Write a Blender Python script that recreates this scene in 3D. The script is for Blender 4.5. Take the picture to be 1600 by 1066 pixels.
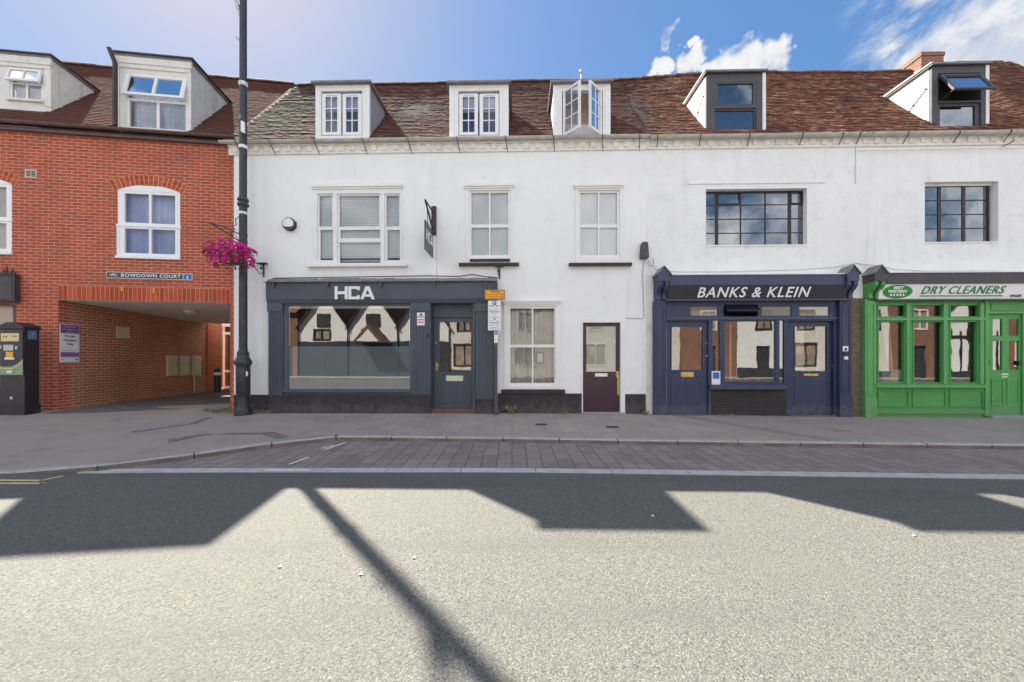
import bpy, math, random
from mathutils import Vector, Quaternion
R = math.radians
random.seed(7)
for o in list(bpy.data.objects): bpy.data.objects.remove(o)
sc = bpy.context.scene
col = sc.collection

# ------------------------------------------------------------------ camera, sky, sun, exposure
EYE = 1.217; FPX = 600.0; CX = 800.0; HY = 561.0
cam = bpy.data.cameras.new('camera'); camo = bpy.data.objects.new('camera', cam); col.objects.link(camo)
camo.location = (0, 0, EYE); camo.rotation_euler = (R(90), 0, 0)
cam.sensor_width = 36; cam.lens = 36*FPX/1600; cam.shift_y = (HY-533)/1600; cam.clip_start = 0.05; cam.clip_end = 3000
sc.camera = camo
SUN = Vector((-.852, 1.0, 1.37)).normalized()
EL = math.asin(SUN.z); AZ = math.atan2(SUN.x, SUN.y)
sun = bpy.data.lights.new('sun', 'SUN'); sun.energy = 3.4; sun.angle = R(.55); sun.color = (1, .93, .81)
suno = bpy.data.objects.new('sun', sun); col.objects.link(suno)
suno.rotation_euler = (-SUN).to_track_quat('-Z', 'Y').to_euler(); suno.location = (-8, 12, 20)
sc.view_settings.view_transform = 'Standard'; sc.view_settings.look = 'None'
sc.view_settings.gamma = 1; sc.view_settings.exposure = 2.30
sc.render.engine = 'CYCLES'; sc.cycles.max_bounces = 8; sc.cycles.transparent_max_bounces = 12
sc.cycles.use_denoising = True

def pdir(px, py): return Vector(((px-CX)/FPX, 1, (HY-py)/FPX)).normalized()

world = bpy.data.worlds.new('World'); sc.world = world; world.use_nodes = True
def build_world():
    nt = world.node_tree; N = nt.nodes; L = nt.links; N.clear()
    def nd(t, **k):
        n = N.new(t)
        for a, b in k.items(): setattr(n, a, b)
        return n
    def mth(op, a, b=None, c=None, clamp=False):
        n = nd('ShaderNodeMath', operation=op); n.use_clamp = clamp
        for i, x in enumerate((a, b, c)):
            if x is None: continue
            if isinstance(x, (int, float)): n.inputs[i].default_value = x
            else: L.new(x, n.inputs[i])
        return n.outputs[0]
    def vm(op, a, b=None):
        n = nd('ShaderNodeVectorMath', operation=op)
        for i, x in enumerate((a, b)):
            if x is None: continue
            if isinstance(x, (tuple, list, Vector)): n.inputs[i].default_value = tuple(x)
            else: L.new(x, n.inputs[i])
        return n
    def mr(x, a, b, c=0., d=1.):
        n = nd('ShaderNodeMapRange', interpolation_type='SMOOTHSTEP'); L.new(x, n.inputs[0])
        for i, q in enumerate((a, b, c, d)): n.inputs[i+1].default_value = q
        return n.outputs[0]
    def noise(v, s, det=8, ro=.55, dist=0.):
        n = nd('ShaderNodeTexNoise'); L.new(v, n.inputs['Vector']); n.inputs['Scale'].default_value = s
        n.inputs['Detail'].default_value = det; n.inputs['Roughness'].default_value = ro; n.inputs['Distortion'].default_value = dist
        return n.outputs['Fac']
    tc = nd('ShaderNodeTexCoord'); dirv = vm('NORMALIZE', tc.outputs['Generated']).outputs[0]
    sky = nd('ShaderNodeTexSky', sky_type='NISHITA', sun_disc=False); sky.sun_elevation = EL; sky.sun_rotation = AZ
    sky.air_density = 1.0; sky.dust_density = 0.6; sky.ozone_density = 1.6
    # soft shoulder on the sky's radiance so the glow round the sun does not burn out
    lum = vm('DOT_PRODUCT', sky.outputs[0], (.3, .5, .2)).outputs['Value']
    gain = mth('DIVIDE', 1.0, mth('ADD', 1.0, mth('MULTIPLY', lum, .31)))
    sc_ = nd('ShaderNodeVectorMath', operation='SCALE'); L.new(sky.outputs[0], sc_.inputs[0]); L.new(gain, sc_.inputs['Scale'])
    hs = nd('ShaderNodeHueSaturation'); hs.inputs['Saturation'].default_value = 1.22; L.new(sc_.outputs[0], hs.inputs['Color'])
    bg = nd('ShaderNodeBackground'); bg.inputs[1].default_value = 0.064; L.new(hs.outputs[0], bg.inputs[0])
    # soft heaped clouds
    ws = vm('ADD', dirv, None)
    nb = noise(dirv, 13, 11, .62, .25)
    blobs = [(1160,112,34),(1190,98,24),(1135,120,24),(1204,114,20),(1080,100,18),(1040,64,14),(1078,58,7),(1036,110,13),(1108,122,14),(1165,92,22)]
    nc = nd('ShaderNodeTexNoise'); L.new(dirv, nc.inputs['Vector']); nc.inputs['Scale'].default_value = 22; nc.inputs['Detail'].default_value = 6
    dirw = vm('ADD', dirv, vm('MULTIPLY', vm('SUBTRACT', nc.outputs['Color'], (.5, .5, .5)).outputs[0], (.085, .085, .085)).outputs[0]).outputs[0]
    acc = None
    for (x, y, r) in blobs:
        r *= 1.02
        d = vm('DISTANCE', dirw, pdir(x, y)).outputs['Value']
        rr = r/FPX*pdir(x, y).y
        v = mth('SUBTRACT', 1.0, mth('DIVIDE', d, rr*1.25))
        acc = v if acc is None else mth('MAXIMUM', acc, v)
    cum = mth('MULTIPLY', mr(mth('ADD', mth('MINIMUM', acc, .38), mth('MULTIPLY', mth('SUBTRACT', nb, .5), 2.4)), .0, .45), mr(acc, -.35, .0))
    # wisps, drawn out up to the right
    mp = nd('ShaderNodeMapping', vector_type='POINT'); L.new(dirv, mp.inputs[0]); mp.inputs['Rotation'].default_value = (0, R(34), 0)
    mp2 = nd('ShaderNodeMapping', vector_type='POINT'); L.new(mp.outputs[0], mp2.inputs[0]); mp2.inputs['Scale'].default_value = (2.6, 5, 9.5)
    nw = noise(mp2.outputs[0], 1.5, 10, .62, .35)
    dw = None
    for (x, y, r) in [(1480,75,130),(1560,20,150),(1640,-30,260),(1600,90,90)]:
        d = vm('DISTANCE', dirv, pdir(x, y)).outputs['Value']; rr = r/FPX*pdir(x, y).y
        v = mth('SUBTRACT', 1.0, mth('DIVIDE', d, rr)); dw = v if dw is None else mth('MAXIMUM', dw, v)
    wis = mth('MULTIPLY', mr(mth('ADD', nw, mth('MULTIPLY', dw, .24)), .50, .76), mr(dw, -.15, .4))
    # broken cloud over the opposite side of the street
    sep = nd('ShaderNodeSeparateXYZ'); L.new(dirv, sep.inputs[0])
    nh = noise(dirv, 2.6, 9, .6, .2)
    hid = mth('MULTIPLY', mr(nh, .44, .60), mr(sep.outputs[1], .05, -.2))
    f = mth('MAXIMUM', mth('MAXIMUM', cum, wis), hid, clamp=True)
    f = mth('MULTIPLY', f, mr(sep.outputs[2], .0, .1))
    cc = nd('ShaderNodeMix', data_type='RGBA'); L.new(mr(nb, .35, .62), cc.inputs['Factor'])
    cc.inputs['A'].default_value = (.29, .32, .38, 1); cc.inputs['B'].default_value = (.45, .45, .45, 1)
    bg2 = nd('ShaderNodeBackground'); L.new(mr(sep.outputs[1], -.1, .2, 1.05, .42), bg2.inputs[1]); L.new(cc.outputs['Result'], bg2.inputs[0])
    mix = nd('ShaderNodeMixShader'); L.new(f, mix.inputs[0]); L.new(bg.outputs[0], mix.inputs[1]); L.new(bg2.outputs[0], mix.inputs[2])
    out = nd('ShaderNodeOutputWorld'); L.new(mix.outputs[0], out.inputs[0])
build_world()

# ------------------------------------------------------------------ materials
MATS = {}
def _base(name):
    m = bpy.data.materials.new(name); m.use_nodes = True; nt = m.node_tree; nt.nodes.clear()
    out = nt.nodes.new('ShaderNodeOutputMaterial'); p = nt.nodes.new('ShaderNodeBsdfPrincipled')
    nt.links.new(p.outputs[0], out.inputs[0]); MATS[name] = m
    return m, nt, p
class NH:
    def __init__(s, nt): s.nt = nt; s.tc = nt.nodes.new('ShaderNodeTexCoord')
    def set(s, sock, x):
        if x is None: return
        if isinstance(x, bpy.types.NodeSocket): s.nt.links.new(x, sock)
        elif isinstance(x, (tuple, list)) and len(x) == 3 and sock.type == 'RGBA': sock.default_value = (*x, 1)
        else: sock.default_value = x
    def noise(s, scale, det=5, ro=.6, vec=None, dist=0):
        n = s.nt.nodes.new('ShaderNodeTexNoise'); s.set(n.inputs['Vector'], vec or s.tc.outputs['Object'])
        n.inputs['Scale'].default_value = scale; n.inputs['Detail'].default_value = det; n.inputs['Roughness'].default_value = ro
        n.inputs['Distortion'].default_value = dist
        return n.outputs['Fac']
    def vor(s, scale, vec=None, out='Distance', feature='F1'):
        n = s.nt.nodes.new('ShaderNodeTexVoronoi'); n.feature = feature; s.set(n.inputs['Vector'], vec or s.tc.outputs['Object'])
        n.inputs['Scale'].default_value = scale; return n.outputs[out]
    def mapping(s, sc_, rot=(0, 0, 0), vec=None):
        n = s.nt.nodes.new('ShaderNodeMapping'); s.set(n.inputs[0], vec or s.tc.outputs['Object'])
        n.inputs['Scale'].default_value = sc_; n.inputs['Rotation'].default_value = rot; return n.outputs[0]
    def ramp(s, x, a, b, c=0., d=1.):
        n = s.nt.nodes.new('ShaderNodeMapRange'); s.set(n.inputs[0], x); n.interpolation_type = 'SMOOTHSTEP'
        for i, q in enumerate((a, b, c, d)): n.inputs[i+1].default_value = q
        return n.outputs[0]
    def mix(s, f, a, b, mode='MIX'):
        n = s.nt.nodes.new('ShaderNodeMix'); n.data_type = 'RGBA'; n.blend_type = mode
        s.set(n.inputs['Factor'], f); s.set(n.inputs['A'], a); s.set(n.inputs['B'], b); return n.outputs['Result']
    def math(s, op, a, b=0., clamp=False):
        n = s.nt.nodes.new('ShaderNodeMath'); n.operation = op; n.use_clamp = clamp; s.set(n.inputs[0], a); s.set(n.inputs[1], b); return n.outputs[0]
    def bump(s, h, strength=.3, dist=.01, normal=None):
        n = s.nt.nodes.new('ShaderNodeBump'); s.set(n.inputs['Height'], h); n.inputs['Strength'].default_value = strength
        n.inputs['Distance'].default_value = dist; s.set(n.inputs['Normal'], normal); return n.outputs[0]
    def geo(s, out):
        return s.nt.nodes.new('ShaderNodeNewGeometry').outputs[out]
def paint(name, c, rough=.5, var=.12, scale=3, bump=.15, bs=60, dirt=None, dirt_amt=.0, metal=0, drip=0, splash=0):
    m, nt, p = _base(name); h = NH(nt)
    a = tuple(x*(1-var) for x in c); b = tuple(min(1, x*(1+var)) for x in c)
    cc = h.mix(h.ramp(h.noise(scale, 6), .3, .7), a, b)
    if dirt:
        cc = h.mix(h.math('MULTIPLY', h.ramp(h.noise(scale*2.3+1, 8, .7), .5, .75), dirt_amt), cc, dirt)
    if drip:
        v = h.mapping((6, 6, .45)); cc = h.mix(h.math('MULTIPLY', h.ramp(h.noise(1, 6, .6, v), .52, .75), drip), cc, dirt or (.2, .18, .14))
    if splash:   # dried mud and scuffs low down on street fronts
        sz_ = nt.nodes.new('ShaderNodeSeparateXYZ'); h.set(sz_.inputs[0], h.geo('Position')); lowz = h.ramp(sz_.outputs[2], .0, .55, .30, -.12)
        cc = h.mix(h.math('MULTIPLY', h.ramp(h.math('ADD', h.noise(7, 8, .7), lowz), .60, .85), splash), cc, (.20, .18, .16))
        cc = h.mix(h.ramp(h.noise(42, 4, .8), .74, .80, 0, .8), cc, tuple(min(1, x*2.2+.05) for x in c))
    h.set(p.inputs['Base Color'], cc)
    h.set(p.inputs['Roughness'], h.ramp(h.noise(scale*4, 4), .2, .8, max(.03, rough-.1), min(1, rough+.12)))
    p.inputs['Metallic'].default_value = metal
    if bump: h.set(p.inputs['Normal'], h.bump(h.noise(bs, 5), bump, .01))
    return m
def brick_mat(name, c1, c2, mortar, bw=.225, rh=.075, ms=.011, dirt=.25, world=False, bumps=.6):
    m, nt, p = _base(name); h = NH(nt)
    bt = nt.nodes.new('ShaderNodeTexBrick')
    vec = h.mapping((1, 1, 1), vec=h.tc.outputs['UV'])
    n1 = nt.nodes.new('ShaderNodeTexNoise'); n1.inputs['Scale'].default_value = 6; h.set(n1.inputs['Vector'], vec)
    vv = nt.nodes.new('ShaderNodeVectorMath'); vv.operation = 'MULTIPLY_ADD'; h.set(vv.inputs[0], n1.outputs['Color']); vv.inputs[1].default_value = (.012, .008, 0); h.set(vv.inputs[2], vec)
    h.set(bt.inputs['Vector'], vv.outputs[0])
    bt.inputs['Scale'].default_value = 1; bt.inputs['Brick Width'].default_value = bw; bt.inputs['Row Height'].default_value = rh
    bt.inputs['Mortar Size'].default_value = ms; bt.inputs['Mortar Smooth'].default_value = .25; bt.inputs['Bias'].default_value = -.1
    h.set(bt.inputs['Color1'], c1); h.set(bt.inputs['Color2'], h.mix(h.ramp(h.noise(2.6, 3, .7, h.mapping((1, 3.2, 1), vec=h.tc.outputs['UV'])), .45, .6), c2, (c2[0]*.62+.03, c2[1]*1.0+.03, c2[2]+.03))); h.set(bt.inputs['Mortar'], mortar)
    cc = h.mix(h.math('MULTIPLY', h.ramp(h.noise(.9, 7, .68), .42, .70), dirt), bt.outputs['Color'], tuple(x*.40+.03 for x in c1))
    cc = h.mix(h.ramp(h.noise(45, 3), .2, .8, 0, .35), cc, tuple(x*.6 for x in c2))
    h.set(p.inputs['Base Color'], cc); p.inputs['Roughness'].default_value = .88
    hh = h.math('ADD', h.math('MULTIPLY', h.math('SUBTRACT', 1., bt.outputs['Fac']), 1.), h.math('MULTIPLY', h.noise(90, 4), .35))
    h.set(p.inputs['Normal'], h.bump(hh, bumps, .008))
    return m
def island_mat(name, cols, rough=.85, dirt=None, dirt_rng=(.55, .7), dscale=2.0, bump=.5, bs=50, damt=.8):
    """colour varies from piece to piece (each loose tile or brick of the mesh)"""
    m, nt, p = _base(name); h = NH(nt)
    r = nt.nodes.new('ShaderNodeValToRGB'); h.set(r.inputs[0], h.geo('Random Per Island')); r.color_ramp.interpolation = 'LINEAR'
    e = r.color_ramp.elements
    while len(e) < len(cols): e.new(.5)
    for i, c in enumerate(cols): e[i].position = i/(len(cols)-1); e[i].color = (*c, 1)
    cc = h.mix(h.ramp(h.noise(38, 4), .3, .75, 0, .45), r.outputs[0], tuple(x*.45 for x in cols[0]))
    if dirt: cc = h.mix(h.math('MULTIPLY', h.ramp(h.math('ADD', h.noise(dscale, 7, .7), h.math('MULTIPLY', h.geo('Random Per Island'), .12)), *dirt_rng), damt), cc, dirt)
    h.set(p.inputs['Base Color'], cc); p.inputs['Roughness'].default_value = rough; p.inputs['Specular IOR Level'].default_value = .2
    h.set(p.inputs['Normal'], h.bump(h.noise(bs, 5), bump, .01))
    return m
def glass_mat(name, refl=.16, tint=(.72, .76, .78), wav=.012, ws=3.0, film=None):
    m = bpy.data.materials.new(name); m.use_nodes = True; nt = m.node_tree; nt.nodes.clear(); h = NH(nt); MATS[name] = m
    out = nt.nodes.new('ShaderNodeOutputMaterial')
    tr = nt.nodes.new('ShaderNodeBsdfTransparent'); tr.inputs[0].default_value = (*tint, 1)
    if film:
        df = nt.nodes.new('ShaderNodeBsdfDiffuse'); df.inputs[0].default_value = (*film, 1)
        mx = nt.nodes.new('ShaderNodeMixShader'); mx.inputs[0].default_value = .40; nt.links.new(tr.outputs[0], mx.inputs[1]); nt.links.new(df.outputs[0], mx.inputs[2]); base = mx
    else: base = tr
    gl = nt.nodes.new('ShaderNodeBsdfGlossy'); gl.inputs['Roughness'].default_value = .0 if not film else .015
    h.set(gl.inputs['Normal'], h.bump(h.noise(ws, 2), wav, .05))
    fr = nt.nodes.new('ShaderNodeFresnel'); fr.inputs[0].default_value = 1.45
    mx2 = nt.nodes.new('ShaderNodeMixShader'); h.set(mx2.inputs[0], h.math('ADD', fr.outputs[0], refl, True))
    nt.links.new(base.outputs[0], mx2.inputs[1]); nt.links.new(gl.outputs[0], mx2.inputs[2]); nt.links.new(mx2.outputs[0], out.inputs[0])
    return m

M = MATS
paint('render_white', (.83, .83, .82), .8, .02, 1.2, .35, 22, (.58, .57, .54), .2, drip=.18)
paint('render_white_old', (.82, .82, .805), .85, .03, 1.4, .9, 12, (.50, .49, .46), .28, drip=.2)
paint('render_edge', (.70, .68, .62), .85, .08, 3, .5, 30, (.35, .31, .22), .4, drip=.3)
paint('cornice_cream', (.78, .76, .70), .8, .08, 5, .4, 40, (.30, .25, .18), .55)
paint('wood_white', (.80, .79, .77), .4, .03, 4, .08, 40, (.5, .48, .42), .12)
paint('wood_white_worn', (.74, .72, .66), .6, .05, 5, .25, 40, (.30, .27, .2), .25)
paint('cheek_white', (.72, .71, .66), .7, .06, 3, .3, 25, (.22, .20, .12), .5, drip=.6)
paint('cheek_lead', (.30, .29, .33), .55, .1, 3, .3, 20, (.5, .5, .52), .3)
paint('cheek_board', (.74, .76, .76), .7, .04, 3, .2, 25, (.4, .4, .4), .2)
paint('upvc_white', (.84, .84, .84), .35, .015, 2, 0)
paint('gutter_grey', (.46, .44, .40), .6, .15, 4, .3, 40, (.18, .15, .12), .5)
paint('gutter_brown', (.10, .055, .05), .5, .2, 4, .2, 40, (.2, .17, .14), .3)
paint('iron_dark', (.045, .03, .03), .6, .25, 8, .3, 60, (.16, .07, .04), .35)
paint('black_plinth', (.028, .021, .026), .6, .25, 4, .5, 30, (.09, .085, .08), .45, splash=.22)
paint('slate_paint', (.066, .084, .112), .5, .08, 2, .12, 40, (.12, .13, .14), .2, splash=.25)
paint('slate_door', (.056, .072, .100), .4, .06, 2, .08, 40, splash=.25)
paint('lead_grey', (.20, .19, .20), .6, .2, 6, .5, 30, (.36, .35, .33), .5)
paint('navy_paint', (.024, .037, .088), .45, .1, 2, .12, 40, (.06, .075, .11), .25, splash=.25)
paint('navy_dark', (.017, .018, .036), .35, .1, 2, .05, 40)
paint('navy_trim', (.044, .058, .115), .45, .06, 2, .05, 40)
paint('green_paint', (.065, .30, .070), .45, .08, 2, .12, 40, (.11, .30, .11), .35, splash=.25)
paint('green_paint_worn', (.10, .34, .105), .5, .08, 3, .15, 40, (.17, .36, .15), .55, splash=.25)
paint('green_dark', (.022, .095, .03), .4, .1, 2, .1, 40)
paint('canopy_grey', (.065, .061, .067), .6, .08, 3, .15, 40, (.16, .15, .15), .3)
paint('steel_black', (.020, .014, .018), .45, .2, 6, .15, 60, (.10, .04, .02), .25)
paint('door_plum', (.044, .012, .026), .35, .12, 2, .06, 40)
paint('brass', (.55, .38, .14), .35, .15, 8, .1, 60, metal=.8)
paint('brass_pale', (.62, .66, .45), .4, .15, 30, .2, 60, (.2, .35, .2), .5)
paint('steel', (.55, .55, .56), .3, .05, 8, 0, metal=.8)
paint('letter_white', (.82, .82, .80), .5, .02, 2, 0)
paint('sign_white', (.78, .78, .77), .4, .03, 2, 0, dirt=(.5, .5, .45), dirt_amt=.15)
paint('sign_navy', (.018, .016, .034), .35, .08, 2, 0)
paint('ink_dark', (.03, .03, .035), .6, .05, 2, 0)
paint('ink_green', (.012, .21, .085), .5, .05, 2, 0)
paint('logo_green', (.01, .26, .03), .5, .05, 2, 0)
paint('sign_green_dark', (.045, .055, .045), .4, .05, 2, 0)
paint('sign_blue', (.03, .12, .50), .4, .05, 2, 0)
paint('sign_red', (.55, .05, .05), .4, .05, 2, 0)
paint('sign_orange', (.86, .36, .02), .4, .06, 3, 0)
paint('sign_purple', (.19, .06, .27), .4, .06, 3, 0)
paint('sign_pole', (.055, .05, .06), .5, .15, 6, .1)
paint('charcoal', (.030, .024, .032), .45, .12, 4, .08, 50, (.08, .07, .08), .25)
paint('machine_face', (.045, .040, .052), .35, .1, 4, .04, 50)
paint('machine_green', (.22, .34, .20), .4, .06, 3, 0)
paint('screen_pale', (.70, .58, .26), .3, .06, 20, 0)
paint('amber', (.80, .42, .03), .4, .05, 3, 0)
paint('blue_grey', (.10, .20, .30), .4, .05, 3, 0)
paint('box_cream', (.55, .50, .40), .55, .05, 3, .1, 40, (.25, .2, .15), .35)
paint('ceiling_cream', (.86, .80, .70), .85, .04, 2, .1, 30, (.4, .35, .3), .25)
paint('lamp_glass', (.75, .74, .70), .3, .02, 2, 0)
paint('post_paint', (.032, .030, .031), .42, .25, 5, .25, 40, (.16, .17, .165), .35)
paint('tape_white', (.75, .76, .76), .5, .15, 30, .2, 60)
paint('galv', (.50, .51, .52), .45, .15, 10, .2, 60, metal=.5)
paint('coco', (.16, .09, .045), .95, .3, 25, 1, 60)
paint('blind_white', (.84, .85, .84), .8, .03, 2, 0)
paint('blind_cream', (.74, .68, .60), .8, .03, 2, 0)
paint('curtain_blue', (.50, .54, .76), .9, .08, 4, .1, 30)
paint('curtain_pale', (.62, .62, .68), .9, .08, 14, .1, 30, (.42, .45, .62), .6)
paint('curtain_plum', (.60, .57, .59), .9, .15, 3, .1, 30)
paint('room_dark', (.05, .045, .045), .9, .3, 1.2, 0)
paint('room_mid', (.36, .29, .24), .9, .4, 1.4, 0)
paint('room_cream', (.62, .52, .38), .9, .05, 2, 0)
paint('room_blue', (.13, .15, .42), .9, .15, 1.5, 0)
paint('moulding_dark', (.03, .04, .05), .5, .1, 3, 0)
paint('threshold_red', (.13, .07, .055), .8, .2, 8, .3, 40)
paint('stone_step', (.30, .29, .28), .85, .12, 8, .4, 40)
paint('roof_deck', (.05, .03, .025), .95, .2, 4, 0)
paint('ridge_tile', (.16, .085, .065), .9, .25, 6, .5, 30, (.40, .38, .30), .35)
paint('dark_beam', (.03, .022, .018), .7, .2, 4, .2)
paint('pub_base', (.035, .045, .055), .5, .2, 3, .1)
paint('cast_iron', (.06, .05, .05), .7, .2, 20, .4, 60)
paint('yellow_line', (.62, .50, .24), .8, .15, 12, .3, 60, (.2, .19, .16), .6)
paint('white_line', (.66, .66, .64), .8, .1, 14, .3, 60, (.2, .19, .18), .65)
paint('leaf', (.07, .13, .035), .6, .35, 14, 0)
paint('weed_leaf', (.16, .18, .06), .7, .4, 14, 0)
island_mat('petal', [(.74, .012, .30), (.85, .03, .42), (.60, .008, .26), (.80, .02, .24)], .55, bump=0)
brick_mat('brick_red', (.56, .092, .046), (.38, .062, .035), (.64, .37, .22), .228, .0705, .0095, .45)
brick_mat('brick_passage', (.50, .175, .095), (.37, .125, .070), (.62, .46, .30), .228, .0705, .0095, .4)
brick_mat('brick_far', (.30, .11, .07), (.22, .085, .055), (.36, .27, .2), .228, .075, .011, .4)
brick_mat('brick_chimney', (.34, .125, .07), (.22, .075, .048), (.40, .32, .24), .22, .075, .012, .35, bumps=1)
brick_mat('brick_riser', (.050, .040, .040), (.038, .030, .032), (.030, .026, .026), .2, .07, .009, .4, bumps=.9)
brick_mat('rubble', (.26, .19, .11), (.11, .075, .05), (.20, .17, .12), .15, .060, .012, .5, bumps=1)
island_mat('brick_loose', [(.54, .096, .046), (.39, .068, .037), (.60, .13, .064)], .88)
paint('mortar', (.66, .40, .24), .9, .08, 10, .3, 60)
island_mat('tile_old', [(.10, .043, .033), (.155, .068, .050), (.12, .050, .038), (.22, .11, .078)], .95, (.27, .22, .15), (.60, .74), 7, .6, 40, .7)
island_mat('tile_warm', [(.125, .048, .030), (.25, .100, .056), (.18, .068, .040), (.38, .19, .105)], .95, (.32, .24, .15), (.60, .74), 6, .6, 40, .7)
island_mat('tile_moss', [(.085, .066, .048), (.125, .105, .072), (.06, .043, .034), (.21, .185, .13)], .95, (.085, .090, .042), (.5, .7), 2.0, .7, 40, .7)
island_mat('tile_plain', [(.13, .046, .032), (.17, .060, .042), (.145, .052, .036)], .95, (.10, .08, .05), (.5, .75), .8, .3, 40, .5)
glass_mat('glass_house', .08, (.93, .95, .96), .02, 2)
glass_mat('glass_sky', .27, (.42, .45, .5), .04, 1.5)
glass_mat('glass_shop', .19, (.84, .85, .83), .022, 1.4)
glass_mat('glass_film', .22, (.5, .55, .55), .006, 1.2, film=(.25, .31, .33))
glass_mat('glass_frost', .10, (.7, .7, .7), .006, 1.2, film=(.62, .62, .52))
glass_mat('glass_old', .07, (.80, .80, .77), .03, 2.2)

def road_mats():
    m, nt, p = _base('road_asphalt'); h = NH(nt)
    v = h.vor(105)
    chips = h.vor(105, out='Color'); s2 = nt.nodes.new('ShaderNodeSeparateColor'); h.set(s2.inputs[0], chips)
    base = h.mix(s2.outputs[0], (.112, .108, .096), (.168, .164, .146))
    base = h.mix(h.ramp(s2.outputs[1], .82, .96, 0, .6), base, (.27, .265, .235))
    base = h.mix(h.ramp(s2.outputs[2], .88, .97, 0, .8), base, (.045, .042, .040))
    base = h.mix(h.ramp(v, .42, .66, 0, .5), base, (.05, .047, .044))
    base = h.mix(h.ramp(h.noise(.8, 7, .65), .40, .72, 0, .45), base, (.118, .114, .102))
    tr = h.noise(1, 5, .6, h.mapping((.12, 1.1, 1)))
    base = h.mix(h.ramp(tr, .50, .66, 0, .5), base, (.090, .087, .080))
    base = h.mix(h.ramp(h.noise(3.5, 8, .75), .66, .76, 0, .5), base, (.060, .056, .054))
    h.set(p.inputs['Base Color'], base); p.inputs['Roughness'].default_value = .85
    hh = h.math('SUBTRACT', h.math('MULTIPLY', h.noise(40, 5), .9), h.math('MULTIPLY', v, .7))
    h.set(p.inputs['Normal'], h.bump(hh, .6, .008))
    m, nt, p = _base('pavement_mix'); h = NH(nt)
    br = nt.nodes.new('ShaderNodeTexBrick'); h.set(br.inputs['Vector'], h.mapping((1, 1, 1), (0, 0, R(90)), h.tc.outputs['UV']))
    br.inputs['Scale'].default_value = 1; br.inputs['Brick Width'].default_value = .60; br.inputs['Row Height'].default_value = .30
    br.inputs['Mortar Size'].default_value = .007; h.set(br.inputs['Color1'], (.345, .280, .235)); h.set(br.inputs['Color2'], (.40, .328, .275)); h.set(br.inputs['Mortar'], (.27, .235, .215))
    slab = h.mix(h.ramp(h.noise(1.5, 6), .35, .7, 0, .5), br.outputs['Color'], (.28, .235, .21))
    sp = nt.nodes.new('ShaderNodeSeparateXYZ'); h.set(sp.inputs[0], h.tc.outputs['UV'])
    tar = h.mix(h.noise(60, 4), (.295, .243, .205), (.395, .33, .28)); tar = h.mix(h.ramp(h.noise(1.2, 6), .4, .7, 0, .45), tar, (.25, .215, .195))
    yy = h.math('MULTIPLY', h.math('SUBTRACT', 8.7, sp.outputs[1]), .55)
    xx = h.math('SUBTRACT', sp.outputs[0], yy)
    a = h.ramp(xx, -3.35, -3.25); b = h.ramp(xx, 3.38, 3.39, 1., 0.)
    f = h.math('MULTIPLY', a, b)
    cc = h.mix(f, tar, slab)
    st = h.math('MULTIPLY', h.ramp(xx, 3.37, 3.38), h.ramp(xx, 3.69, 3.70, 1., 0.))
    cc = h.mix(h.math('MULTIPLY', st, .6), cc, (.22, .165, .15))
    gum = h.vor(2.6); cc = h.mix(h.ramp(gum, .045, .06, .55, 0), cc, (.12, .11, .105)); cc = h.mix(h.ramp(h.noise(2.4, 8, .75), .54, .72, 0, .7), cc, (.19, .165, .15))
    h.set(p.inputs['Base Color'], cc); p.inputs['Roughness'].default_value = .85
    hh = h.math('ADD', h.math('MULTIPLY', h.math('SUBTRACT', 1., h.math('MULTIPLY', br.outputs['Fac'], f)), .6), h.math('MULTIPLY', h.noise(70, 5), .5))
    h.set(p.inputs['Normal'], h.bump(hh, .4, .008))
    m, nt, p = _base('bay_blocks'); h = NH(nt)
    br = nt.nodes.new('ShaderNodeTexBrick'); h.set(br.inputs['Vector'], h.mapping((1, 1, 1), (0, 0, R(90)), h.tc.outputs['UV']))
    br.inputs['Scale'].default_value = 1; br.inputs['Brick Width'].default_value = .40; br.inputs['Row Height'].default_value = .20
    br.inputs['Mortar Size'].default_value = .006; h.set(br.inputs['Color1'], (.295, .235, .195)); h.set(br.inputs['Color2'], (.235, .18, .15)); h.set(br.inputs['Mortar'], (.065, .055, .052))
    cc = h.mix(h.ramp(h.noise(2.2, 7, .7), .45, .7, 0, .6), br.outputs['Color'], (.13, .105, .098))
    cc = h.mix(h.ramp(h.noise(30, 4), .3, .8, 0, .3), cc, (.25, .21, .19))
    h.set(p.inputs['Base Color'], cc); p.inputs['Roughness'].default_value = .85
    h.set(p.inputs['Normal'], h.bump(h.math('SUBTRACT', h.math('MULTIPLY', h.noise(60, 5), .5), br.outputs['Fac']), .6, .008))
road_mats()
paint('kerb_stone', (.40, .37, .335), .8, .12, 6, .5, 50, (.16, .14, .115), .4)
def darker_uprights(m):
    # patchy darker brown mixed in on the upright faces
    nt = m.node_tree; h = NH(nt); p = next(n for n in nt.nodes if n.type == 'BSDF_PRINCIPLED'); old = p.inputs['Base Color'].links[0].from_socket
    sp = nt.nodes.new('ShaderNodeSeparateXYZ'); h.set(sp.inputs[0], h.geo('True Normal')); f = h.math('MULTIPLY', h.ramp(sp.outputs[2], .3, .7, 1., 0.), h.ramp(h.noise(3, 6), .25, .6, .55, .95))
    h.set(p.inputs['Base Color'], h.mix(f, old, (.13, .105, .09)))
darker_uprights(MATS['kerb_stone'])
paint('channel_stone', (.47, .455, .44), .8, .12, 6, .4, 50, (.17, .16, .15), .5)
paint('tar_dark', (.185, .162, .150), .85, .2, 6, .6, 60, (.20, .18, .17), .4)
paint('driveway_tar', (.14, .125, .12), .85, .15, 3, .6, 60, (.13, .12, .11), .4)
paint('ground_far', (.14, .13, .11), .9, .2, .5, 0)

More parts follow.
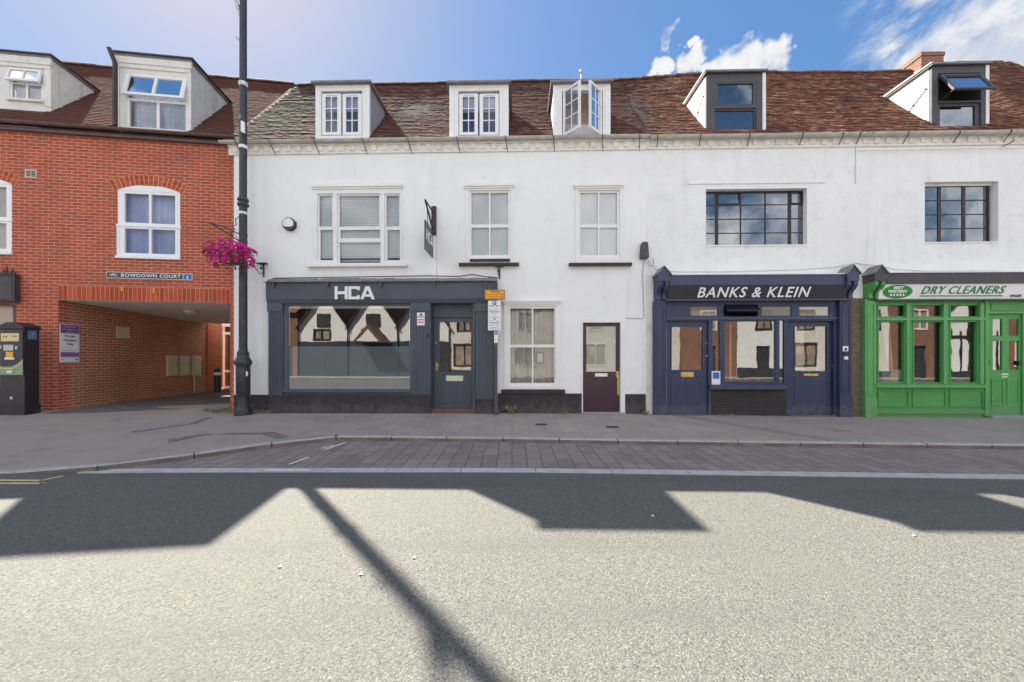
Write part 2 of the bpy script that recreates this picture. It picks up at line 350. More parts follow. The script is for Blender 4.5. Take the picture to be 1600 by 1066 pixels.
# ------------------------------------------------------------------ frames and mesh building
class Frame:
    def __init__(s, O, slope):
        n = math.hypot(1, slope); s.O = Vector((*O, 0)); s.u = Vector((1/n, slope/n, 0)); s.v = Vector((-slope/n, 1/n, 0))
    def P(s, u, v, z): return s.O + s.u*u + s.v*v + Vector((0, 0, z))
    def L(s, px, py, v=0.):
        """where the sight line through a picture point meets the plane at depth v of this front"""
        d = Vector(((px-CX)/FPX, 1, (HY-py)/FPX)); t = (v + s.O.dot(s.v))/d.dot(s.v); p = d*t
        return (p-s.O).dot(s.u), p.z+EYE
    def R(s, x0, y0, x1, y1, v=0.):
        xm = (x0+x1)/2
        return s.L(x0, y0, v)[0], s.L(x1, y0, v)[0], s.L(xm, y1, v)[1], s.L(xm, y0, v)[1]
FI = Frame((0, 0), 0)
FW = Frame((0, 8.7), -.025)
FB = Frame((0, 9.91), .135)

ROOTLOC = {}
class MB:
    def __init__(s, F=FI): s.F = F; s.v = []; s.f = []; s.uv = []
    def poly(s, pts, uv=None):
        i = len(s.v); s.v += [tuple(p) for p in pts]; s.f.append(list(range(i, i+len(pts))))
        if uv is None:
            a = Vector(pts[1])-Vector(pts[0]); b = Vector(pts[-1])-Vector(pts[0]); n = a.cross(b)
            k = max(range(3), key=lambda q: abs(n[q]))
            uv = [(p[1], p[2]) if k == 0 else (p[0], p[2]) if k == 1 else (p[0], p[1]) for p in pts]
        s.uv.append(uv)
    def box(s, u0, u1, v0, v1, z0, z1):
        if u0 > u1: u0, u1 = u1, u0
        if v0 > v1: v0, v1 = v1, v0
        if z0 > z1: z0, z1 = z1, z0
        c = [(u0, v0, z0), (u1, v0, z0), (u1, v1, z0), (u0, v1, z0), (u0, v0, z1), (u1, v0, z1), (u1, v1, z1), (u0, v1, z1)]
        i = len(s.v); s.v += c
        for q in ((0, 1, 5, 4), (1, 2, 6, 5), (2, 3, 7, 6), (3, 0, 4, 7), (4, 5, 6, 7), (3, 2, 1, 0)):
            s.f.append([i+k for k in q]); ax = 1 if q in ((0, 1, 5, 4), (2, 3, 7, 6)) else 0 if q in ((1, 2, 6, 5), (3, 0, 4, 7)) else 2
            s.uv.append([(c[k][1], c[k][2]) if ax == 0 else (c[k][0], c[k][2]) if ax == 1 else (c[k][0], c[k][1]) for k in q])
    def R(s, r, v0, v1): s.box(r[0], r[1], v0, v1, r[2], r[3])
    def px(s, x0, y0, x1, y1, v0, v1): s.R(s.F.R(x0, y0, x1, y1, v0), v0, v1)
    def plate(s, outer, holes, v0, v1):
        us = sorted({outer[0], outer[1], *[min(max(h[i], outer[0]), outer[1]) for h in holes for i in (0, 1)]})
        zs = sorted({outer[2], outer[3], *[min(max(h[i], outer[2]), outer[3]) for h in holes for i in (2, 3)]})
        nu, nz = len(us)-1, len(zs)-1
        def fill(i, j):
            if i < 0 or j < 0 or i >= nu or j >= nz: return False
            a, b = (us[i]+us[i+1])/2, (zs[j]+zs[j+1])/2
            return not any(h[0] < a < h[1] and h[2] < b < h[3] for h in holes)
        for i in range(nu):
            for j in range(nz):
                if not fill(i, j): continue
                a, b, c, d = us[i], us[i+1], zs[j], zs[j+1]
                s.poly([(a, v0, c), (b, v0, c), (b, v0, d), (a, v0, d)]); s.poly([(b, v1, c), (a, v1, c), (a, v1, d), (b, v1, d)])
                if not fill(i-1, j): s.poly([(a, v1, c), (a, v0, c), (a, v0, d), (a, v1, d)])
                if not fill(i+1, j): s.poly([(b, v0, c), (b, v1, c), (b, v1, d), (b, v0, d)])
                if not fill(i, j-1): s.poly([(a, v1, c), (b, v1, c), (b, v0, c), (a, v0, c)])
                if not fill(i, j+1): s.poly([(a, v0, d), (b, v0, d), (b, v1, d), (a, v1, d)])
    def prism_uz(s, pts, v0, v1):
        s.poly([(a, v0, b) for a, b in pts]); s.poly([(a, v1, b) for a, b in reversed(pts)])
        for k in range(len(pts)):
            a, b = pts[k], pts[(k+1) % len(pts)]; s.poly([(a[0], v1, a[1]), (b[0], v1, b[1]), (b[0], v0, b[1]), (a[0], v0, a[1])])
    def prism_vz(s, pts, u0, u1):
        s.poly([(u0, a, b) for a, b in pts]); s.poly([(u1, a, b) for a, b in reversed(pts)])
        for k in range(len(pts)):
            a, b = pts[k], pts[(k+1) % len(pts)]; s.poly([(u1, a[0], a[1]), (u1, b[0], b[1]), (u0, b[0], b[1]), (u0, a[0], a[1])])
    def bar(s, a, b, w, h=None, up=(0, 0, 1)):
        a, b = Vector(a), Vector(b); h = h or w; d = (b-a).normalized(); up = Vector(up)
        if abs(d.dot(up)) > .95: up = Vector((1, 0, 0))
        x = d.cross(up).normalized()*w/2; y = x.cross(d).normalized()*h/2
        A = [a+x+y, a-x+y, a-x-y, a+x-y]; B = [p+(b-a) for p in A]
        s.poly(A); s.poly(B[::-1])
        for k in range(4): s.poly([A[(k+1) % 4], A[k], B[k], B[(k+1) % 4]])
    def tube(s, pts, r, n=8):
        pts = [Vector(p) for p in pts]; rings = []
        rr = r if isinstance(r, (list, tuple)) else [r]*len(pts)
        for i, p in enumerate(pts):
            d = (pts[min(i+1, len(pts)-1)]-pts[max(i-1, 0)]).normalized()
            up = Vector((0, 0, 1)) if abs(d.z) < .9 else Vector((1, 0, 0))
            x = d.cross(up).normalized(); y = x.cross(d)
            rings.append([p+(x*math.cos(2*math.pi*k/n)+y*math.sin(2*math.pi*k/n))*rr[i] for k in range(n)])
        i0 = len(s.v)
        for rg in rings: s.v += [tuple(q) for q in rg]
        for i in range(len(pts)-1):
            for k in range(n):
                a = i0+i*n+k; b = i0+i*n+(k+1) % n; s.f.append([a, b, b+n, a+n]); s.uv.append([(0, 0), (1, 0), (1, 1), (0, 1)])
        s.f.append([i0+k for k in range(n)][::-1]); s.uv.append([(0, 0)]*n)
        e = i0+(len(pts)-1)*n; s.f.append([e+k for k in range(n)]); s.uv.append([(0, 0)]*n)
    def lathe(s, c, prof, n=20):
        """prof: (radius, z) upward round the point c"""
        s.tube([(c[0], c[1], c[2]+z) for r, z in prof], [r for r, z in prof], n)
    def ball(s, c, r, sx=1, sy=1, sz=1, n=10, zmin=-1):
        i0 = len(s.v); m = 7
        for j in range(m+1):
            t = -math.pi/2+math.pi*j/m
            zz = max(math.sin(t), zmin)
            for k in range(n): a = 2*math.pi*k/n; s.v.append((c[0]+r*sx*math.cos(t)*math.cos(a), c[1]+r*sy*math.cos(t)*math.sin(a), c[2]+r*sz*zz))
        for j in range(m):
            for k in range(n):
                a = i0+j*n+k; b = i0+j*n+(k+1) % n; s.f.append([a, b, b+n, a+n]); s.uv.append([(0, 0)]*4)
    def build(s, name, mat, parent=None, smooth=False):
        root = parent
        while root is not None and root.parent is not None: root = root.parent
        off = Vector(ROOTLOC[root.name]) if root is not None else Vector((0, 0, 0))
        me = bpy.data.meshes.new(name)
        vs = [s.F.P(*p) - off for p in s.v]
        loc = Vector((0, 0, 0))
        if root is None and vs:
            lo = Vector((min(p[i] for p in vs) for i in range(3))); hi = Vector((max(p[i] for p in vs) for i in range(3)))
            loc = Vector(((lo.x+hi.x)/2, (lo.y+hi.y)/2, lo.z)); vs = [p-loc for p in vs]
        me.from_pydata([tuple(p) for p in vs], [], s.f)
        uvl = me.uv_layers.new(name='UVMap'); k = 0; fl = []
        for f in s.uv:
            for q in f: fl += [q[0], q[1]]
        uvl.data.foreach_set('uv', fl)
        me.materials.append(MATS[mat])
        if smooth:
            me.polygons.foreach_set('use_smooth', [len(p.vertices) == 4 for p in me.polygons])
            try: me.set_sharp_from_angle(angle=R(40))
            except Exception: pass
        me.update()
        o = bpy.data.objects.new(name, me); col.objects.link(o); o.location = loc
        if root is None: ROOTLOC[o.name] = tuple(loc)
        if parent is not None: o.parent = parent
        return o
def thing(name, label, cat, loc, group=None):
    o = bpy.data.objects.new(name, None); col.objects.link(o); o.location = loc; o.empty_display_size = .3
    o['label'] = label; o['category'] = cat; ROOTLOC[o.name] = tuple(loc)
    if group: o['group'] = group
    return o
def tag(o, label, cat, group=None):
    o['label'] = label; o['category'] = cat
    if group: o['group'] = group
    return o
def struct(o): o['kind'] = 'structure'; return o
def text_mesh(mb, s, r, v, depth=.006, shear=0., bold=.0, spacing=1., axis='u'):
    """lettering fitted to the rectangle r=(u0,u1,z0,z1) standing proud of depth v"""
    cu = bpy.data.curves.new('t', 'FONT'); cu.body = s; cu.shear = shear; cu.offset = bold; cu.space_character = spacing; cu.resolution_u = 3
    cu.align_x = 'CENTER'
    to = bpy.data.objects.new('t', cu); col.objects.link(to)
    bpy.context.view_layer.update()
    dg = bpy.context.evaluated_depsgraph_get(); me = to.evaluated_get(dg).to_mesh()
    xs = [p.co.x for p in me.vertices]; ys = [p.co.y for p in me.vertices]
    if xs:
        x0, x1, y0, y1 = min(xs), max(xs), min(ys), max(ys)
        def mp(c, vv):
            a = r[0]+(c.x-x0)/(x1-x0)*(r[1]-r[0]); b = r[2]+(c.y-y0)/(y1-y0)*(r[3]-r[2])
            return (a, vv, b) if axis == 'u' else (vv, a, b)
        edges = {}
        for p in me.polygons:
            mb.poly([mp(me.vertices[i].co, v-depth) for i in p.vertices])
            n = len(p.vertices)
            for k in range(n):
                e = (p.vertices[k], p.vertices[(k+1) % n]); edges[e] = 1
        for (a, b) in edges:
            if (b, a) not in edges:
                A, B = me.vertices[a].co, me.vertices[b].co
                mb.poly([mp(A, v), mp(B, v), mp(B, v-depth), mp(A, v-depth)])
    bpy.data.objects.remove(to); bpy.data.curves.remove(cu)
def shrink(r, d): return (r[0]+d, r[1]-d, r[2]+d, r[3]-d)
def pane(F, rects, v, mat, parent):
    m = MB(F)
    for r in rects: m.poly([(r[0], v, r[2]), (r[1], v, r[2]), (r[1], v, r[3]), (r[0], v, r[3])])
    return m.build('pane', mat, parent)
def slats(F, r, v, mat, parent, pitch=.045, name='blind', tilt=.012):
    m = MB(F); z = r[2]
    while z < r[3]:
        z2 = min(z+pitch*.96, r[3]); m.poly([(r[0], v-tilt, z), (r[1], v-tilt, z), (r[1], v+tilt, z2), (r[0], v+tilt, z2)]); z += pitch
    return m.build(name, mat, parent)
def folds(F, r, v, mat, parent, n=14, amp=.03, name='curtain'):
    m = MB(F); k = n*4; pts = []
    for i in range(k+1):
        u = r[0]+(r[1]-r[0])*i/k; pts.append((u, v+amp*math.sin(i*math.pi/2+.4*math.sin(i))))
    for i in range(k): a, b = pts[i], pts[i+1]; m.poly([(a[0], a[1], r[2]), (b[0], b[1], r[2]), (b[0], b[1], r[3]), (a[0], a[1], r[3])])
    return m.build(name, mat, parent)
def room(F, u0, u1, v0, v1, z0, z1, mat, parent, name='room'):
    m = MB(F)
    m.poly([(u0, v1, z0), (u1, v1, z0), (u1, v1, z1), (u0, v1, z1)]); m.poly([(u0, v0, z0), (u0, v1, z0), (u0, v1, z1), (u0, v0, z1)])
    m.poly([(u1, v1, z0), (u1, v0, z0), (u1, v0, z1), (u1, v1, z1)]); m.poly([(u0, v0, z1), (u0, v1, z1), (u1, v1, z1), (u1, v0, z1)])
    m.poly([(u0, v0, z0), (u1, v0, z0), (u1, v1, z0), (u0, v1, z0)])
    return m.build(name, mat, parent)

# ------------------------------------------------------------------ ground, road, pavement
def lerp_tab(tab, x):
    if x <= tab[0][0]: return tab[0][1]
    for (a, b), (c, d) in zip(tab, tab[1:]):
        if x <= c: return b+(d-b)*(x-a)/(c-a)
    return tab[-1][1]
ROADZ = -.15
KP = []      # kerb line: X, Y, z at the road, z on top
for x, yt, yb, zr in [(0,738.5,741,-.15),(105,735.5,738.5,-.15),(135,729,738,-.15),(160,726,737,-.15),(235,718,727,-.15),(310,708,716,-.15),(375,699.5,707,-.146),(440,690,698,-.14),(480,685,692.5,-.135),(515,682,689,-.13),(560,682,689,-.13),(800,684.5,691.5,-.13),(1000,688,695,-.13),(1300,692,699.5,-.13),(1600,695.5,703,-.13)]:
    Y = FPX*(EYE-zr)/(yb-HY); KP.append(((x-CX)/FPX*Y, Y, zr, EYE-(yt-HY)*Y/FPX))
KP = [(-16, KP[0][1]-.05, -.17, KP[0][3])]+KP+[(17, KP[-1][1]-.35, -.15, KP[-1][3])]
KP[0] = (-16, KP[1][1]-.05, -.15, KP[1][3]); KP[-1] = (17, KP[-2][1]-.35, -.13, KP[-2][3])
KY = [(k[0], k[1]) for k in KP]; KZ = [(k[0], k[3]) for k in KP]; KR = [(k[0], k[2]) for k in KP]
ZW = [(-16, .10), (-10, .085), (-6.9, .05), (-6.2, -.01), (-2, -.005), (2, -.01), (8, -.062), (17, -.08)]
def wallY(X): return 9.91+.135*X if X < -6.5 else 8.7-.025*X
def gz(X, Y):
    yk = lerp_tab(KY, X); zk = lerp_tab(KZ, X); zw = lerp_tab(ZW, X); yw = wallY(X)
    if Y > yw: return zw + 0
    t = (Y-yk)/(yw-yk); return zk+(zw-zk)*max(0, min(1, t))
m = MB(); S = 600
m.poly([(-S, -S, -.21), (S, -S, -.21), (S, S, -.21), (-S, S, -.21)]); struct(m.build('ground', 'ground_far'))
m = MB(); n = 24
for i in range(n):
    a, b = -60+120*i/n, -60+120*(i+1)/n
    m.poly([(a, -8.2, ROADZ), (b, -8.2, ROADZ), (b, 5.3, ROADZ), (a, 5.3, ROADZ)])
struct(m.build('road', 'road_asphalt'))
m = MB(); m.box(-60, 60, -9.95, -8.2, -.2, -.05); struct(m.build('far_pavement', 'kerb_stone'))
# pavement sheet between kerb and fronts, carried on under the archway into the yard
xs = sorted(set([-16+.5*i for i in range(67)]+[k[0] for k in KP]+[-6.5, -6.49])); m = MB()
for a, b in zip(xs, xs[1:]):
    for k in range(6):
        def pt(X, t):
            yk = lerp_tab(KY, X)+.10; y = yk+(wallY(X)+.3-yk)*t; return (X, y, gz(X, y))
        p = [pt(a, k/6), pt(b, k/6), pt(b, (k+1)/6), pt(a, (k+1)/6)]; m.poly(p)
    q = [(a, wallY(a)+.3, gz(a, wallY(a)+.3)), (b, wallY(b)+.3, gz(b, wallY(b)+.3)), (b, 22, gz(b, 22)), (a, 22, gz(a, 22))]; m.poly(q)
struct(m.build('pavement', 'pavement_mix'))
# kerb stones following the curve
m = MB(); L_ = []; X = -16
pts = [(k[0], k[1]) for k in KP]
def walk(pts, step):
    out = [Vector(pts[0])]; i = 0; cur = Vector(pts[0]); rem = step
    while i < len(pts)-1:
        nx = Vector(pts[i+1]); d = (nx-cur).length
        if d < rem: rem -= d; cur = nx; i += 1
        else: cur = cur+(nx-cur)*rem/d; out.append(cur.copy()); rem = step
    return out
W_ = walk(pts, .915)
for i, (a, b) in enumerate(zip(W_, W_[1:])):
    d = (b-a).normalized(); nn = Vector((-d.y, d.x)); g = .007
    A = a+d*g; B = b-d*g; zt = lambda p: lerp_tab(KZ, p.x)+.002+random.uniform(-.002, .002); za, zb = zt(A), zt(B); bev = .018
    prof = [(0, -.25), (0, None), (bev, 0.), (.125, 0.), (.125, -.25)]
    def ring(p, z):
        o = []
        for t, h in prof:
            q = p+nn*t; o.append((q.x, q.y, (z-bev) if h is None else z+h))
        return o
    ra, rb = ring(A, za), ring(B, zb)
    for k in range(4): m.poly([ra[k], rb[k], rb[k+1], ra[k+1]])
    m.poly(ra); m.poly(rb[::-1])
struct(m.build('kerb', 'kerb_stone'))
# parking bay of blocks and its edge stones, flush with the road
CH = [(-5.2, 4.66), (-4, 4.70), (0, 4.71), (6.0, 4.43), (12, 4.13), (17, 3.9)]
m = MB(); xs = sorted(set([-5.15+.5*i for i in range(45)]+[k[0] for k in KP if -5.15 < k[0] < 16]))
for a, b in zip(xs, xs[1:]):
    ca, cb = lerp_tab(CH, a)+.08, lerp_tab(CH, b)+.08; ka, kb = max(ca, lerp_tab(KY, a)+.02), max(cb, lerp_tab(KY, b)+.02)
    m.poly([(a, ca, ROADZ+.004), (b, cb, ROADZ+.004), (b, kb, lerp_tab(KR, b)+.004), (a, ka, lerp_tab(KR, a)+.004)])
struct(m.build('parking_bay', 'bay_blocks'))
m = MB(); W_ = walk(CH, .915)
for a, b in zip(W_, W_[1:]):
    d = (b-a).normalized(); nn = Vector((-d.y, d.x)); A = a+d*.005; B = b-d*.005
    q = [A-nn*.08, B-nn*.08, B+nn*.08, A+nn*.08]; m.poly([(p.x, p.y, ROADZ+.009) for p in q])
    for k in range(4): p, r = q[k], q[(k+1) % 4]; m.poly([(p.x, p.y, ROADZ-.02), (r.x, r.y, ROADZ-.02), (r.x, r.y, ROADZ+.009), (p.x, p.y, ROADZ+.009)])
struct(m.build('channel_stones', 'channel_stone'))
def G(px, py, z): Y = FPX*(EYE-z)/(py-HY); return Vector(((px-CX)/FPX*Y, Y))
def strip(m, pts, w, z):
    for a, b in zip(pts, pts[1:]):
        a, b = Vector(a), Vector(b); d = (b-a).normalized(); nn = Vector((-d.y, d.x))*w/2; k = 4
        for i in range(k):
            p, q = a+(b-a)*i/k, a+(b-a)*(i+1)/k
            zz = z if not callable(z) else None
            m.poly([(r.x, r.y, zz if zz is not None else z(r.x, r.y)) for r in (p-nn, q-nn, q+nn, p+nn)])
m = MB()
strip(m, [G(-200, 750, ROADZ), G(64, 751.5, ROADZ), G(99, 744.5, ROADZ)], .055, ROADZ+.005)
strip(m, [G(-200, 756, ROADZ), G(64, 756, ROADZ), G(70, 754.5, ROADZ)], .055, ROADZ+.005)
struct(m.build('yellow_line', 'yellow_line'))
m = MB()
def bz(x, y):
    t = (y-4.8)/1.4; return ROADZ+.02*max(0, min(1, t))+.011
strip(m, [G(452, 727, ROADZ), G(482, 716.5, ROADZ)], .05, bz); strip(m, [G(501, 702.5, -.14), G(521, 697.5, -.14)], .05, bz); strip(m, [G(506, 704.5, -.14), G(540, 692.5, -.13)], .05, bz)
m2 = G(414, 736.3, ROADZ); m3 = G(485, 736.3, ROADZ); strip(m, [m2, m3], .07, ROADZ+.0135)
struct(m.build('bay_marking', 'white_line'))
# tarmac repairs
m = MB(); gzz = lambda x, y: gz(x, y)+.005
strip(m, [G(287, 678.5, -.03), G(425, 677.5, -.06)], .13, gzz); strip(m, [G(418, 677.5, -.06), G(444, 685.5, -.07)], .2, gzz)
strip(m, [G(262, 684, -.03), G(300, 680, -.03)], .3, gzz); strip(m, [G(205, 668, .03), G(300, 655, .05), G(330, 647, .05)], .12, gzz)
strip(m, [G(1288, 671, -.07), G(1330, 676, -.07)], .05, gzz)
struct(m.build('tarmac_patch', 'tar_dark'))
# driveway through the archway
m = MB(FB)
def fbz(u, v): p = FB.P(u, v, 0); return gz(p.x, p.y)+.006
ud0 = FB.L(104, 641)[0]; ud1 = FB.L(357, 638)[0]
for k in range(14):
    v0 = -.45+k*.5; v1 = v0+.5; m.poly([(ud0, v0, fbz(ud0, v0)), (ud1, v0, fbz(ud1, v0)), (ud1, v1, fbz(ud1, v1)), (ud0, v1, fbz(ud0, v1))])
struct(m.build('driveway', 'driveway_tar'))

# ------------------------------------------------------------------ roofs
TP = 1.19
def tiled_roof(F, u0b, u0t, u1b, u1t, ve, ze, vr, tp, parent, mat, excl=(), lift=None, ragged=0., jit=1., mat2=None, split=None, w=.166, ex=.098, ridge=True, seed=3, name='roof'):
    """main: tiled slope as one mesh of lapped tiles (its part), with deck; excl: footprints of dormers"""
    rnd = random.Random(seed)
    cp = 1/math.hypot(1, tp); sp = tp*cp; Ls = (vr-ve)/cp
    lf = lift or (lambda u, s: 0.)
    def PT(u, s, h):
        h += lf(u, s); return (u, ve+s*cp-h*sp, ze+s*sp+h*cp)
    deck = MB(F)
    zt = ze+(vr-ve)*tp
    us = sorted({u0b, u1b, *[x for e in excl for x in (e[0], e[1])]}); vs = sorted({ve, vr, *[x for e in excl for x in (e[2], e[3])]})
    for a, b in zip(us, us[1:]):
        for c, d in zip(vs, vs[1:]):
            if any(e[0] < (a+b)/2 < e[1] and e[2] < (c+d)/2 < e[3] for e in excl): continue
            zc, zd = ze+(c-ve)*tp-.03, ze+(d-ve)*tp-.03
            deck.poly([(a, c, zc), (b, c, zc), (b, d, zd), (a, d, zd)])
    # rear slope
    deck.poly([(u0b, vr, zt-.02), (u1b, vr, zt-.02), (u1b, 2*vr-ve, ze), (u0b, 2*vr-ve, ze)])
    deck.poly([(u0b, vr, zt+.03), (u1b, vr, zt+.03), (u1b, 2*vr-ve+.1, ze-.05), (u0b, 2*vr-ve+.1, ze-.05)])
    dk = deck.build('roof_deck', 'roof_deck', parent)
    q = MB(F); mi = []
    n = int(Ls/ex)+1
    for r in range(n):
        s = r*ex; t = s/Ls
        a = u0b+(u0t-u0b)*t; b = u1b+(u1t-u1b)*t
        off = (r % 2)*w/2+rnd.uniform(-.012, .012); u = a-off+(rnd.uniform(-1, 1)*ragged)
        wob = rnd.uniform(-.003, .003)*jit
        while u < b-.03:
            uu0, uu1 = max(u, a-ragged), min(u+w-.005, b); vv = ve+(s+.05)*cp
            if uu1-uu0 > .03 and not any(e[0] < (uu0+uu1)/2 < e[1] and e[2]-.02 < vv < e[3] for e in excl):
                h = .030+wob+abs(rnd.gauss(0, .0022))*jit; ds = rnd.uniform(-.007, .007)*jit; tw = rnd.uniform(-.0028, .0028)*jit; th = .013
                s0 = s+ds; s1 = min(s+.2, Ls+.01); hb = .004
                c8 = [PT(uu0, s0+tw, h-th), PT(uu1, s0-tw, h-th), PT(uu1, s1, hb-th), PT(uu0, s1, hb-th), PT(uu0, s0+tw, h+tw), PT(uu1, s0-tw, h-tw), PT(uu1, s1, hb), PT(uu0, s1, hb)]
                key = 1 if (mat2 and rnd.random() < split(uu0, t)) else 0
                i = len(q.v); q.v += c8
                for fc in ((0, 1, 5, 4), (1, 2, 6, 5), (3, 0, 4, 7), (4, 5, 6, 7)):
                    q.f.append([i+k for k in fc]); q.uv.append([(0, 0)]*4); mi.append(key)
            u += w+rnd.uniform(-.002, .003)
    o = q.build('roof', mat, parent)
    if mat2: o.data.materials.append(MATS[mat2]); o.data.polygons.foreach_set('material_index', mi)
    if ridge:
        q = MB(F); u = u0t
        while u < u1t-.1:
            e = min(u+.32, u1t); z = zt+.015+lf(u, Ls)+rnd.uniform(-.008, .008); pts = []
            for k in range(7): a = math.pi*k/6; pts.append((vr-.10*math.cos(a), z-.03+.095*math.sin(a)))
            q.prism_vz(pts, u+.004, e); u = e
        q.build('ridge_tiles', 'ridge_tile', o)
    return o
def gutter(F, u0, u1, v, z, r, mat, parent, brackets=(), drop=.2):
    m = MB(F); n = 8; pr = [(v+r*math.cos(a), z-r*math.sin(a)*1.0) for a in [math.pi*k/n for k in range(n+1)]]
    inner = [(v+(r-.008)*math.cos(a), z-(r-.008)*math.sin(a)) for a in [math.pi*k/n for k in range(n, -1, -1)]]
    m.prism_vz(pr+inner, u0, u1)
    g = m.build('gutter', mat, parent)
    for b in brackets:
        q = MB(F); q.bar((b-.01, v-r-.004, z+.01), (b-.0, v-r-.004, z-.05), .018, .008); q.bar((b, v-r, z-.05), (b+.04, -.006, z-drop), .016, .008)
        q.build('gutter_bracket', 'iron_dark', g)
    return g

# ================================================================== LEFT WHITE BUILDING (slate shopfront)
F = FW
uL = F.L(365.5, 400)[0]; uM = F.L(1009.5, 400)[0]; uN = F.L(1338, 400)[0]; uE = F.L(1600, 400)[0]+2.4
ZE = F.L(700, 217, -.12)[1]; ZWALL = ZE-.03
WB = thing('terraced_house', 'white rendered house with moss-grey tiled roof above the slate blue shopfront', 'house', F.P(-1.5, .1, 0))
triple = F.R(490.6, 296, 628, 413); sashA = F.R(728, 293, 802, 411); sashB = F.R(899, 293, 975, 411); sashG = F.R(787.5, 473, 876, 608)
doorP = F.R(909, 501, 977, 646)
shopW = F.R(441, 473, 641, 612); shopD = F.R(672, 473, 743, 645)
m = MB(F)
holes = [shrink(triple, .03), shrink(sashA, .03), shrink(sashB, .03), shrink(sashG, .03), (doorP[0]+.012, doorP[1]-.012, -.3, doorP[3]), (shopW[0]+.02, shopW[1]-.02, shopW[2], shopW[3]), (shopD[0], shopD[1], -.3, shopD[3])]
m.plate((uL, uM, -.25, ZWALL), holes, 0, .25)
wall = m.build('wall', 'render_white', WB)
m = MB(F); m.prism_vz([(.252, -.25), (5.0, -.25), (5.0, ZWALL), (2.48, 9.1), (.252, ZWALL)], uL, uL+.25); m.build('gable_wall', 'render_white', WB)
m = MB(F); m.box(uL+.252, uM, 4.8, 5.0, -.2, ZWALL); m.build('rear_wall', 'render_white', WB)
# plinth, cornice
for a, b, yt in ((365.5, 419, 617), (778, 909, 615), (977, 1009, 616)):
    m = MB(F); r = F.R(a, yt, b, 655, -.02); m.box(r[0], r[1], -.02, -.002, r[2]-.1, r[3])
    if a == 778: m.px(783, 609, 883, 615, -.06, -.021)
    m.build('plinth', 'black_plinth', WB)
zc = F.L(700, 238, -.02)[1]
def cornice(u0, u1, parent):
    m = MB(F); m.box(u0, u1, -.035, -.001, zc, zc+.17); m.box(u0, u1, -.075, -.001, zc+.172, ZWALL)
    u = u0+.1
    while u < u1-.1: m.box(u, u+.115, -.058, -.036, zc+.055+random.uniform(-.004, .004), zc+.171); u += .248
    m.build('cornice', 'cornice_cream', parent)
cornice(uL-.1, uM, WB)
gutter(F, uL-.22, uM+.03, -.135, F.L(700, 214.5, -.17)[1], .058, 'gutter_grey', WB, [F.L(x, 220, -.2)[0] for x in (367, 420, 490, 566, 637, 714, 790, 865, 942, 1000)], .27)
# roof with three white dormers
WD = [(494, 133, 577, 216), (703, 133, 794, 216), (865, 132, 953, 215.5)]
ex = []
for d in WD:
    a = F.L(d[0], 170, -.08)[0]; b = F.L(d[2], 170, -.08)[0]; zt = F.L((d[0]+d[2])/2, d[1], -.08)[1]; ex.append((a+.02, b-.02, -.1, (zt-ZE)/TP-.12))
def sagW(u, s): return -.035*math.sin(min(1, max(0, s/3.9))*math.pi)+.012*math.sin(u*1.1+s*.5)+.004*math.sin(u*3.1)
tiled_roof(F, uL-.18, uL+.05, uM+.0, uM, -.12, ZE, 2.48, TP, WB, 'tile_old', ex, sagW, .05, 1.25, 'tile_moss', lambda u, t: max(.12, min(.9, 1.15-(u-uL)/2.2)))
def dormer_body(F, r, vf, parent, mat_front, mat_cheek, mat_roof, open_px, ve=-.12, ze=None, tp=TP, over=.06, slab=.05, rise=0., down=.02):
    """front surround + two cheeks + little lead roof; r = (u0,u1,z0,z1) at depth vf"""
    ze = ZE if ze is None else ze
    u0, u1, z0, z1 = r; vb = ve+(z1-ze)/tp
    m = MB(F); m.plate((u0, u1, z0-down, z1), [open_px], vf, vf+.07); d = m.build('dormer', mat_front, parent)
    for a, b in ((u0, u0+.05), (u1-.05, u1)):
        q = MB(F); vbb = vf+.071
        q.prism_vz([(vbb, z0-.12), (vbb, z1), (vb, z1), (ve+(z0-.12-ze)/tp+.2, z0-.12)] if (ve+(z0-.12-ze)/tp+.2) > vbb else [(vbb, z0-.12), (vbb, z1), (vb, z1)], a, b); q.build('cheek', mat_cheek, d)
    q = MB(F); q.prism_vz([(vf-over, z1+.002), (vb+.15, z1+.002+rise), (vb+.15, z1+slab+rise), (vf-over, z1+slab)], u0-over*.7, u1+over*.7); q.build('dormer_roof', mat_roof, d)
    return d, vb
